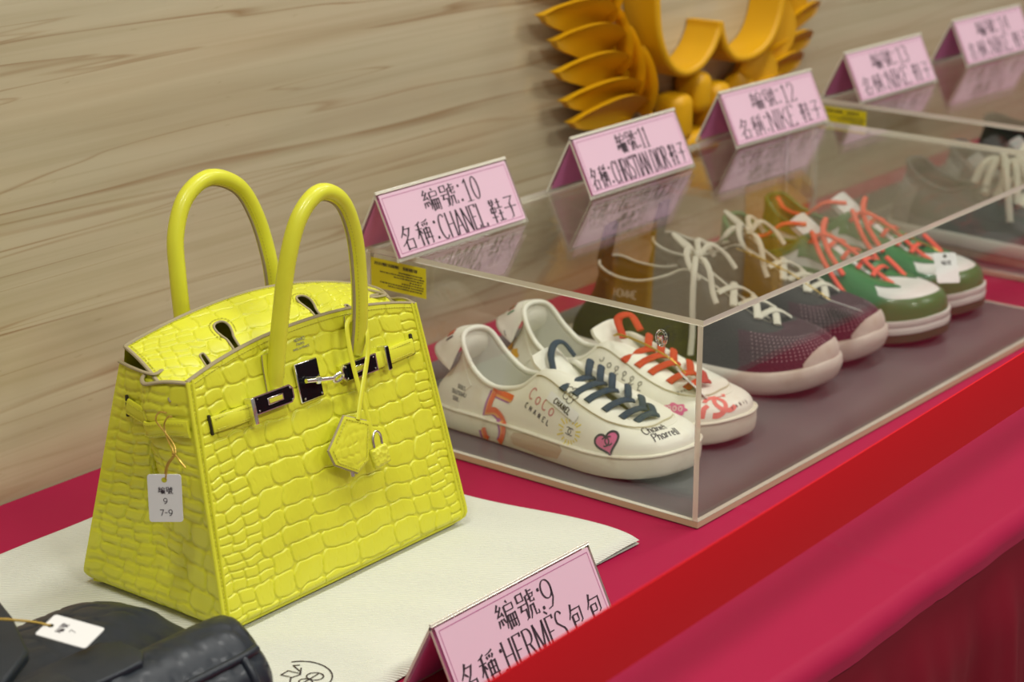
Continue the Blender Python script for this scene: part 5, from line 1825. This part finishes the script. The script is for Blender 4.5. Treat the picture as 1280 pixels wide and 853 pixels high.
BROWS = [
    (0.0, 0.006, 0.0, 0.036, 0.110, 0.035, -0.45, 0.040),
    (0.026, 0.014, 0.023, 0.044, 0.108, 0.035, -0.25, 0.036),
    (0.0375, 0.042, 0.0300, 0.066, 0.101, 0.034, -0.05, 0.030),
    (0.0410, 0.080, 0.0315, 0.096, 0.100, 0.034, 0.10, 0.028),
    (0.0440, 0.115, 0.0280, 0.124, 0.108, 0.036, 0.25, 0.026),
    (0.0480, 0.150, 0.0180, 0.146, 0.116, 0.036, 0.60, 0.020),
    (0.0530, 0.190, 0.0110, 0.170, 0.1045, 0.036, 0.70, 0.010),
    (0.0555, 0.226, 0.0090, 0.197, 0.0890, 0.033, 0.72, 0.004),
    (0.0520, 0.266, 0.0080, 0.222, 0.0750, 0.030, 0.66, 0.000),
    (0.0340, 0.298, 0.0050, 0.236, 0.0690, 0.028, 0.62, -0.001),
    (0.0, 0.3105, 0.0, 0.239, 0.0670, 0.028, 0.62, -0.001),
]
BROWS = [(r[0] * 0.93, *r[1:]) for r in BROWS]


def runner(loc_, rz, label):
    s = Shoe('sneaker', label, loc_, rz, BROWS, zs=0.026, spring=0.016, flare=0.005, mirror=0.95)
    s.sole('sole', M_runsole, prof=[(-0.012, 0.0), (-0.005, 0.05), (-0.001, 0.25), (0.002, 0.6), (0.001, 0.9), (-0.001, 1.0), (-0.006, 1.02)], fin=0.030)
    s.upper(M_greyknit)
    s.lining(M_neo, M_neo, M_cream, 0.0016)
    s.patch('toe_knit', M_knit, 7.0, 13.0, 0.0, lambda x: 0.50 + 0.42 * math.exp(-((x - 10) / 1.6) ** 2), 0.0006, 90, 16)
    s.patch('heel_panel', M_neo, -3.6, 3.6, 0.0, 0.985, 0.0007, 70, 14)
    # rubber bumper rising over the toe tip
    s.patch('toe_bumper', M_runsole, 8.75, 11.25, -0.02, lambda x: 0.06 + 0.22 * max(0.0, 1 - (abs(x - 10) / 1.28) ** 3.0), 0.0032, 50, 10)
    # open knit dots over the toe
    mb = MB()
    for side in (1, -1):
        for a in np.arange(7.4, 9.75, 0.13):
            for k, q in enumerate(np.arange(0.16, 0.56, 0.052)):
                th = a if side > 0 else s.n - a
                c = s.S(np.array(th), np.array(q))
                n_ = s.N(np.array(th), np.array(q))
                t_ = s.S(np.array(th + 0.02), np.array(q)) - c
                t_ /= np.linalg.norm(t_)
                b_ = np.cross(n_, t_)
                r = 0.00055
                o_ = c + n_ * 0.0010
                mb.add([o_ - t_ * r - b_ * r, o_ + t_ * r - b_ * r, o_ + t_ * r + b_ * r, o_ - t_ * r + b_ * r], [(0, 1, 2, 3)])
    tag(mb.build('knit_dots', M_dotw, s.t, smooth=False, recalc=False), kind='stuff')
    s.tongue(M_greyknit, [(0, 0.243, 0.062), (0, 0.215, 0.076), (0, 0.180, 0.097), (0, 0.152, 0.117), (0, 0.138, 0.128)], [0.012, 0.014, 0.016, 0.018, 0.016], 0.004)
    # pull tab standing at the heel
    P = np.array([[(x, 0.036 + dy, z) for x in (-0.012, -0.004, 0.004, 0.012)] for dy, z in ((0.002, 0.098), (0.000, 0.112), (0.003, 0.128), (0.008, 0.148), (0.010, 0.151), (0.013, 0.148), (0.009, 0.126), (0.006, 0.112), (0.006, 0.100))])
    mb = MB().grid(P)
    mb.add([tuple(P[i, 0]) for i in range(9)], [(0, 1, 2, 3, 4, 5, 6, 7, 8)]).add([tuple(P[i, 3]) for i in range(9)], [(8, 7, 6, 5, 4, 3, 2, 1, 0)])
    mb.build('pull_tab', M_neo, s.t, smooth=False)
    # crossed laces on the instep
    for k, (ta, tb) in enumerate(((6.3, 6.9), (7.1, 7.8), (7.9, 8.7))):
        for sd in (1, -1):
            a = s.SO(np.array(ta if sd > 0 else s.n - ta), np.array(0.86), 0.0022)
            b = s.SO(np.array(s.n - tb if sd > 0 else tb), np.array(0.80), 0.0022)
            s.lace('lace', M_cream, [a, a * 0.65 + b * 0.35 + np.array([0, 0, 0.005 + 0.002 * (sd > 0)]), a * 0.35 + b * 0.65 + np.array([0, 0, 0.005 + 0.002 * (sd > 0)]), b], 0.0042, 0.0016, 30)
    s.decal('shoe_print', M_print, word('HOMME', 0.0085, 0.95), s.S(np.array(2.6), np.array(0.80)), s.N(np.array(2.6), np.array(0.80)), (0, 1, 0), 0.0013)
    return s


R1 = runner((0.333, -0.148, 0.0058), PI + math.radians(8.0), 'dark runner with burgundy knit toe, on the near side of its pair')
R2 = runner((0.450, -0.138, 0.0058), PI + math.radians(8.0), 'dark runner with burgundy knit toe, beside the green sneakers')
# loosely hanging lace loops
for s, k in ((R1, 0), (R2, 1)):
    for q, pts in enumerate((
        [(0.006, 0.150, 0.124), (0.020, 0.158, 0.131), (0.040, 0.166, 0.121), (0.050, 0.170, 0.092), (0.053, 0.172, 0.060), (0.056, 0.172, 0.036)] if k == 0 else [(0.006, 0.150, 0.124), (0.022, 0.145, 0.137), (0.034, 0.138, 0.130), (0.030, 0.128, 0.118)],
        [(0.004, 0.150, 0.126), (0.022, 0.168, 0.132), (0.036, 0.182, 0.124), (0.044, 0.190, 0.105), (0.047, 0.196, 0.094)],
        [(-0.004, 0.150, 0.126), (-0.020, 0.156, 0.136), (-0.036, 0.166, 0.124), (-0.040, 0.178, 0.108)],
        [(0.000, 0.148, 0.126), (0.010, 0.136, 0.143), (0.002, 0.124, 0.148), (-0.010, 0.130, 0.138), (-0.006, 0.148, 0.128)],
        [(0.002, 0.152, 0.126), (0.016, 0.150, 0.140), (0.030, 0.152, 0.138), (0.036, 0.160, 0.124), (0.030, 0.168, 0.112)],
        [(-0.002, 0.152, 0.127), (-0.014, 0.144, 0.140), (-0.026, 0.146, 0.136), (-0.028, 0.158, 0.122)])):
        s.lace('lace', M_cream, pts, 0.0034, 0.0018, 44, up=(0.3, 0.4, 0.9))
    MB().rbox((0.001, 0.149, 0.1285), (0.014, 0.010, 0.009), 0.004, 3).build('lace_knot', M_cream, s.t)

# ---- green and white sneakers
M_green = mat('green_leather', (0.022, 0.178, 0.036), 0.34, coat=0.15, spec=0.5, bump=('noise', 240, 0.1, 0.0005))
M_wpanel = mat('clean_white_leather', (0.76, 0.75, 0.72), 0.45, bump=('voronoi', 900, 0.08, 0.0003))
M_midsole = mat('white_midsole', (0.72, 0.69, 0.64), 0.5)
M_outsole = mat('dark_green_rubber', (0.045, 0.075, 0.025), 0.55)
M_glining = mat('olive_lining', (0.10, 0.13, 0.03), 0.75)
M_olace = mat('neon_orange_lace', (0.90, 0.095, 0.045), 0.6, bump=('weave', 900, 0.3, 0.0004))

GROWS = [
    (0.0, 0.006, 0.0, 0.022, 0.108, 0.036, -0.30, 0.034),
    (0.025, 0.014, 0.022, 0.030, 0.106, 0.036, -0.15, 0.032),
    (0.0365, 0.040, 0.0290, 0.052, 0.090, 0.034, 0.05, 0.024),
    (0.0395, 0.078, 0.0300, 0.088, 0.080, 0.030, 0.15, 0.016),
    (0.0430, 0.112, 0.0270, 0.118, 0.090, 0.032, 0.30, 0.012),
    (0.0475, 0.146, 0.0190, 0.136, 0.104, 0.034, 0.55, 0.012),
    (0.0530, 0.186, 0.0130, 0.158, 0.094, 0.034, 0.62, 0.008),
    (0.0560, 0.220, 0.0110, 0.182, 0.080, 0.032, 0.66, 0.003),
    (0.0525, 0.258, 0.0095, 0.204, 0.068, 0.032, 0.64, 0.000),
    (0.0345, 0.288, 0.0055, 0.216, 0.062, 0.032, 0.64, -0.002),
    (0.0, 0.2995, 0.0, 0.219, 0.0605, 0.032, 0.64, -0.002),
]
GROWS = [(r[0] * 0.95, *r[1:]) for r in GROWS]


def green_sneaker(loc_, rz, label):
    s = Shoe('sneaker', label, loc_, rz, GROWS, zs=0.027, spring=0.011, flare=0.0040, mirror=0.96)
    s.sole('outsole', M_outsole, 0.0, 0.0105, [(-0.004, 0.0), (0.0, 0.2), (0.0, 1.0), (-0.004, 1.0)])
    s.sole('midsole', M_midsole, 0.0107, 0.027, [(-0.004, 0.0), (0.0004, 0.04), (0.0008, 0.3), (0.0002, 0.46), (-0.0004, 0.50), (0.0002, 0.54), (0.0006, 0.8), (0.0, 0.96), (-0.004, 1.0)])
    s.upper(M_wpanel)
    s.lining(M_glining, M_glining, M_green, 0.0030, t_in=0.006)
    f = lambda x: min(x, 20 - x)
    # green toe rand, lace stay, heel and side overlays round the white vamp and quarter
    s.patch('toe_overlay', M_green, 6.9, 13.1, 0.0, lambda x: 0.34 + 0.14 * float(smoothstep(8.2, 6.9, np.array(f(x)))), 0.0015, 90, 12)
    s.patch('lace_stay', M_green, 4.7, 8.9, lambda x: 0.62 + 0.02 * math.sin(x * 3), 0.985, 0.0017, 50, 10)
    s.patch('lace_stay', M_green, 11.1, 15.3, lambda x: 0.62 + 0.02 * math.sin(x * 3), 0.985, 0.0017, 50, 10)
    s.patch('side_overlay', M_green, 6.4, 7.7, 0.0, lambda x: 0.66, 0.0022, 30, 10)
    s.patch('side_overlay', M_green, 12.3, 13.6, 0.0, lambda x: 0.66, 0.0022, 30, 10)
    s.patch('heel_overlay', M_green, -2.0, 2.0, lambda x: 0.0, lambda x: 0.985 if abs(x) < 1.5 else 0.75, 0.0015, 50, 12)
    s.patch('ankle_overlay', M_green, 1.4, 4.9, 0.78, 0.985, 0.0013, 40, 6)
    s.patch('ankle_overlay', M_green, 15.1, 18.6, 0.78, 0.985, 0.0013, 40, 6)
    # curved side stripe tapering back from the forefoot
    for a, b in ((1.9, 6.9), (18.1, 13.1)):
        lo = lambda x: 0.20 + 0.34 * (1 - abs((x - a) / (b - a))) ** 1.2
        hi = lambda x: 0.235 + 0.34 * (1 - abs((x - a) / (b - a))) ** 1.2 + 0.30 * abs((x - a) / (b - a)) ** 1.3
        s.patch('side_stripe', M_green, a, b, lo, hi, 0.0028, 60, 8)
    s.tongue(M_wpanel, [(0, 0.222, 0.058), (0, 0.190, 0.075), (0, 0.160, 0.095), (0, 0.135, 0.112), (0, 0.118, 0.124)], [0.013, 0.015, 0.018, 0.021, 0.020], 0.006)
    for k, th in enumerate((5.2, 5.9, 6.6, 7.3, 8.0)):
        a = s.SO(np.array(th), np.array(0.84), 0.0028)
        b = s.SO(np.array(s.n - th), np.array(0.84), 0.0028)
        s.lace('lace', M_olace, [a, a * 0.7 + b * 0.3 + np.array([0, 0, 0.005]), a * 0.3 + b * 0.7 + np.array([0, 0, 0.005]), b], 0.0030, 0.0016, 30)
    return s


G1 = green_sneaker((0.581, -0.165, 0.0058), PI + math.radians(5.0), 'green and white sneaker with neon orange laces, next to the dark runners')
G2 = green_sneaker((0.6965, -0.152, 0.0058), PI + math.radians(5.0), 'green and white sneaker with neon orange laces, rightmost in the near case')
for s in (G1, G2):
    for pts in (
        [(0.020, 0.150, 0.100), (0.030, 0.165, 0.112), (0.020, 0.190, 0.098), (0.008, 0.222, 0.070), (0.006, 0.250, 0.0560), (-0.004, 0.262, 0.0520), (-0.016, 0.252, 0.0575), (-0.024, 0.232, 0.070), (-0.028, 0.215, 0.080)],
        [(0.016, 0.142, 0.106), (0.034, 0.150, 0.112), (0.046, 0.168, 0.090), (0.052, 0.190, 0.066), (0.056, 0.212, 0.045)],
        [(-0.016, 0.142, 0.107), (0.000, 0.150, 0.122), (0.024, 0.158, 0.116), (0.038, 0.172, 0.097), (0.046, 0.196, 0.073)],
        [(0.010, 0.130, 0.115), (0.028, 0.110, 0.116), (0.034, 0.088, 0.100), (0.030, 0.060, 0.102), (0.020, 0.044, 0.112)],
    ):
        s.lace('lace', M_olace, pts, 0.0033, 0.0022, 60, up=(0.2, 0.3, 1))

# ---- grey sneakers with thick cream laces in the far case
M_gfab = mat('grey_mesh', (0.10, 0.105, 0.10), 0.7, bump=('voronoi', 400, 0.5, 0.0015))
M_gpanel = mat('pale_grey_suede', (0.30, 0.30, 0.285), 0.85)
M_gum = mottle(mat('gum_rubber', (0.42, 0.27, 0.19), 0.6), (0.34, 0.2, 0.13), 40)
M_fat = mat('thick_cream_lace', (0.72, 0.69, 0.57), 0.8, bump=('weave', 500, 0.4, 0.0008))


def grey_sneaker(loc_, rz, label):
    s = Shoe('sneaker', label, loc_, rz, GROWS, zs=0.030, spring=0.012, flare=0.005, mirror=0.96)
    s.sole('outsole', M_gum, 0.0, 0.012, [(-0.004, 0.0), (0.0, 0.2), (0.0, 1.0), (-0.004, 1.0)])
    s.sole('midsole', M_midsole, 0.0122, 0.030)
    s.upper(M_gfab)
    s.lining(M_neo, M_neo, M_gfab, 0.0030, t_in=0.006)
    s.patch('toe_overlay', M_gpanel, 7.2, 12.8, 0.0, 0.36, 0.0015, 70, 10)
    s.patch('lace_stay', M_gpanel, 4.7, 8.9, 0.64, 0.985, 0.0017, 50, 10)
    s.patch('lace_stay', M_gpanel, 11.1, 15.3, 0.64, 0.985, 0.0017, 50, 10)
    s.patch('heel_overlay', M_gpanel, -2.0, 2.0, 0.0, 0.8, 0.0015, 50, 12)
    s.tongue(M_gpanel, [(0, 0.222, 0.058), (0, 0.190, 0.075), (0, 0.160, 0.095), (0, 0.135, 0.112), (0, 0.115, 0.128)], [0.013, 0.015, 0.018, 0.021, 0.020], 0.006)
    for k, th in enumerate((5.1, 5.6, 6.1, 6.6, 7.1, 7.6, 8.1)):
        a = s.SO(np.array(th), np.array(0.62), 0.003)
        b = s.SO(np.array(s.n - th), np.array(0.62), 0.003)
        s.lace('lace', M_fat, [a, a * 0.75 + b * 0.25 + np.array([0, 0, 0.012]), a * 0.35 + b * 0.65 + np.array([0, 0, 0.013]), b], 0.0052, 0.0036, 36)
    fan = []
    for q in range(7):
        a = math.radians(-35 + 26 * q)
        dx, dy = math.cos(a), math.sin(a)
        fan.append([(0.004, 0.160, 0.112), (0.004 + dx * 0.016, 0.160 + dy * 0.018, 0.128), (0.004 + dx * 0.036, 0.160 + dy * 0.036, 0.122 - 0.02 * max(0, dy)), (0.004 + dx * 0.050, 0.160 + dy * 0.046, 0.100 - 0.03 * max(0, dy))])
    fan.append([(0.004, 0.152, 0.122), (0.03, 0.165, 0.135), (0.052, 0.180, 0.108), (0.058, 0.190, 0.060)])
    for pts in fan:
        s.lace('lace', M_fat, pts, 0.0050, 0.0036, 40, up=(0.3, 0.4, 0.9))
    return s


grey_sneaker((0.981, -0.193, 0.0058), PI + math.radians(3.0), 'grey sneaker with thick cream laces, nearest shoe in the far case')
grey_sneaker((1.106, -0.191, 0.0058), PI + math.radians(3.0), 'grey sneaker with thick cream laces, second shoe in the far case')


def black_sneaker(loc_, rz, label):
    s = Shoe('sneaker', label, loc_, rz, BROWS, zs=0.028, spring=0.012, flare=0.004, mirror=0.96)
    s.sole('sole', M_black)
    s.upper(M_neo)
    s.lining(M_neo, M_neo, M_neo, 0.003)
    s.tongue(M_neo, [(0, 0.243, 0.062), (0, 0.215, 0.076), (0, 0.180, 0.097), (0, 0.152, 0.117), (0, 0.138, 0.130)], [0.012, 0.014, 0.016, 0.018, 0.016], 0.005)
    for th in (5.6, 6.3, 7.0, 7.7):
        a = s.SO(np.array(th), np.array(0.84), 0.0028)
        b = s.SO(np.array(s.n - th), np.array(0.84), 0.0028)
        s.lace('lace', M_black, [a, a * 0.7 + b * 0.3 + np.array([0, 0, 0.005]), a * 0.3 + b * 0.7 + np.array([0, 0, 0.005]), b], 0.0030, 0.0016, 24)
    return s


black_sneaker((1.285, -0.140, 0.0058), PI + math.radians(3.0), 'black sneaker at the right edge of the photo, behind the grey sneakers')

# ------------------------------------------------------------------ black bag at the lower left
M_bk = mat('black_croc_leather', (0.010, 0.016, 0.025), 0.42, spec=0.45, coat=0.05, bump=('noise', 160, 0.15, 0.0008))
kb = thing('handbag', 'black crocodile leather bag lying at the lower left corner of the photo', 'handbag', (-0.74, -0.42, 0.0))
K0 = np.array([-0.74, -0.42, 0.0])
nxb, nth = 150, 150
xb = np.linspace(-1.05, -0.512, nxb)
P = np.zeros((nxb, nth, 3))
for i, x in enumerate(xb):
    e = (x + 0.512)                      # <= 0, distance from the right end
    k = math.sqrt(max(0.0, 1 - max(0.0, 1 + e / 0.030) ** 2)) if e > -0.030 else 1.0
    for j, a in enumerate(np.linspace(0, 2 * PI, nth, endpoint=False)):
        ca, sa = math.cos(a), math.sin(a)
        y = abs(ca) ** 0.55 * math.copysign(1, ca)
        z = abs(sa) ** 0.62 * math.copysign(1, sa)
        shrink = 0.82 + 0.18 * k
        yy = -0.418 + y * 0.108 * shrink + 0.02 * (e / 0.5)
        top = 0.084 + 0.012 * (-e) / 0.5 - 0.012 * max(0, y) * (1 + e / 0.3 if e > -0.3 else 0)
        bump_ = 0.020 * math.exp(-((y + 0.62) / 0.30) ** 2) - 0.012 * math.exp(-((y + 0.05) / 0.22) ** 2)
        zz = 0.044 + (top - 0.052 + bump_ * (1 if z > 0 else 0)) * max(0, z) * shrink - 0.040 * max(0, -z) * shrink
        P[i, j] = (x, yy, zz)
P -= K0
uu = np.repeat(xb[:, None], nth, 1)
vv = np.cumsum(np.concatenate([np.zeros((nxb, 1)), np.linalg.norm(np.diff(P, axis=1), axis=2)], 1), 1)
Sk = croc_seeds(-1.08, -0.5, 0, 0.6, lambda u, v: 0.020, lambda v: 0.030, 0.2)
hk = croc_height(uu + 0.004 * np.sin(vv * 40), vv + 0.006 * np.sin(uu * 30), Sk, 1.2, 0.0020, 0.0014, 0.0003)
sg = 1 if np.cross(np.gradient(P, axis=0), np.gradient(P, axis=1))[60, 37, 2] > 0 else -1
P = displace(P, hk, sg)
MB().grid(P, cv=True).fan(P[-1]).fan(P[0]).build('body', M_bk, kb, recalc=False, angle=70)


def kk(pts):
    return np.asarray(pts, float) - K0


# piped edges of the gusset: along the front and round the right end
for j in (58, 84):
    row = P[20:-3, j] * 1.0
    MB().sweep(np.array(row)[::3], 0.0034, n=10).build('piping', M_bk, kb)
MB().sweep(P[-9, 57:96], 0.0034, n=10).build('piping', M_bk, kb)


# flap corner lying over the body, strap end and its sewn keeper


def slab(name, poly, th, z0, tilt, parent, m=M_bk):
    bm = bmesh.new()
    vs = [bm.verts.new((x, y, z0(x, y))) for x, y in poly]
    f = bm.faces.new(vs)
    r = bmesh.ops.extrude_face_region(bm, geom=[f])
    for g in r['geom']:
        if isinstance(g, bmesh.types.BMVert):
            g.co.z += th
    bmesh.ops.bevel(bm, geom=[e for e in bm.edges], offset=th * 0.3, segments=2, profile=0.5, affect='EDGES')
    bm.verts.index_update()
    mb = MB().add([tuple(np.array(v.co) - K0) for v in bm.verts], [[v.index for v in f.verts] for f in bm.faces])
    bm.free()
    return mb.build(name, m, parent, angle=50)


zf = lambda x, y: 0.0965 + 0.02 * (-(x + 0.62)) * 0.8
slab('flap', [(-0.95, -0.46), (-0.70, -0.452), (-0.655, -0.425), (-0.628, -0.375), (-0.612, -0.335), (-0.618, -0.315), (-0.66, -0.312), (-0.95, -0.312)], 0.010, lambda x, y: 0.0915, 0, kb)
slab('belt_strap', [(-0.95, -0.500), (-0.675, -0.500), (-0.668, -0.492), (-0.668, -0.470), (-0.675, -0.462), (-0.95, -0.462)], 0.005, lambda x, y: 0.0985, 0, kb)
slab('strap_tab', [(-0.70, -0.494), (-0.615, -0.494), (-0.604, -0.482), (-0.604, -0.458), (-0.615, -0.448), (-0.70, -0.448)], 0.006, lambda x, y: 0.0925, 0, kb)
kt = thing('price_tag', 'white paper tag on a gold cord lying on the black bag', 'tag', (-0.628, -0.436, 0.1075))
ay = Vector((-0.30, 0.93, 0.10)).normalized()
ax_ = Vector((0.93, 0.25, 0.12))
ax_ = (ax_ - ay * ax_.dot(ay)).normalized()
Mk = Matrix((ax_, ay, ax_.cross(ay))).transposed().to_4x4()
card = tag_card('card', kt, Mk, 0.0262, 0.0395)
V, F = text_geo([('編號', -0.0055, 0.0065, 0.0035, 0.0095), ], 1, 0.09, 0.06)
V2, F2 = text_geo([('7', -0.0018, 0.0020, -0.0045, 0.0000)], 1, 0.11, 0.11, False)
M2 = Mk @ Matrix.Translation((0, 0, 0.0009))
MB().add([M2 @ Vector((v[0], v[1], 0)) for v in V], F).add([M2 @ Vector((v[0], v[1], 0)) for v in V2], F2).build('handwriting', M_ink, card, smooth=False, recalc=False)
hp = Mk @ Vector((0, 0.0152, 0.001))
mb = MB()
for dz in (0.0, 0.0016):
    mb.sweep(catmull([hp, hp + Vector((-0.012, 0.012 + dz, 0.004)), hp + Vector((-0.035, 0.030 + dz, 0.008)), hp + Vector((-0.085, 0.055, 0.010))], 30), 0.0008, n=8)
mb.build('cord', M_gold, kt)

# ------------------------------------------------------------------ tags on the shoes
def shoe_tag(label, loc_, M, cord):
    t = thing('price_tag', label, 'tag', loc_)
    c = tag_card('card', t, M, 0.0262, 0.0385)
    M2 = M @ Matrix.Translation((0, 0, 0.0009))
    V, F = text_geo([('編號', -0.0055, 0.0065, 0.0030, 0.0090)], 1, 0.09, 0.06)
    MB().add([M2 @ Vector((v[0], v[1], 0)) for v in V], F).build('handwriting', M_ink, c, smooth=False, recalc=False)
    mb = MB()
    for d in (0.0, 0.0022):
        mb.sweep(catmull([np.array(p) + np.array([0, d, d * 0.5]) * (0.3 + 0.7 * (k < len(cord) - 1)) - np.array(loc_) for k, p in enumerate(cord)], 40), 0.0007, n=8)
    mb.build('cord', M_gold, t)
    return t


def frame(ax, ay):
    ay = Vector(ay).normalized()
    ax = Vector(ax)
    ax = (ax - ay * ax.dot(ay)).normalized()
    return Matrix((ax, ay, ax.cross(ay))).transposed().to_4x4()


shoe_tag('white paper tag on a gold cord lying on the vamp of the rightmost green sneaker', (0.646, -0.444, 0.0805), frame((0.67, -0.74, 0.0), (0.50, 0.46, 0.73)), [(0.654, -0.437, 0.092), (0.652, -0.420, 0.100), (0.660, -0.385, 0.104), (0.672, -0.345, 0.110), (0.682, -0.315, 0.113)])
shoe_tag('white paper tag seen almost edge-on between the second dark runner and the green sneakers', (0.447, -0.425, 0.0800), frame((0.80, 0.58, -0.30), (-0.22, 0.94, 0.20)), [(0.4435, -0.411, 0.0835), (0.441, -0.395, 0.092), (0.437, -0.360, 0.108), (0.430, -0.325, 0.120), (0.428, -0.300, 0.126)])
shoe_tag('small white tag end on a gold cord tied to the red lace', (0.168, -0.418, 0.064), frame((0.66, 0.60, -0.10), (-0.35, 0.30, 0.45)), [(0.1640, -0.411, 0.076), (0.163, -0.395, 0.087), (0.163, -0.365, 0.0960), (0.163, -0.335, 0.1000), (0.168, -0.322, 0.0960)])
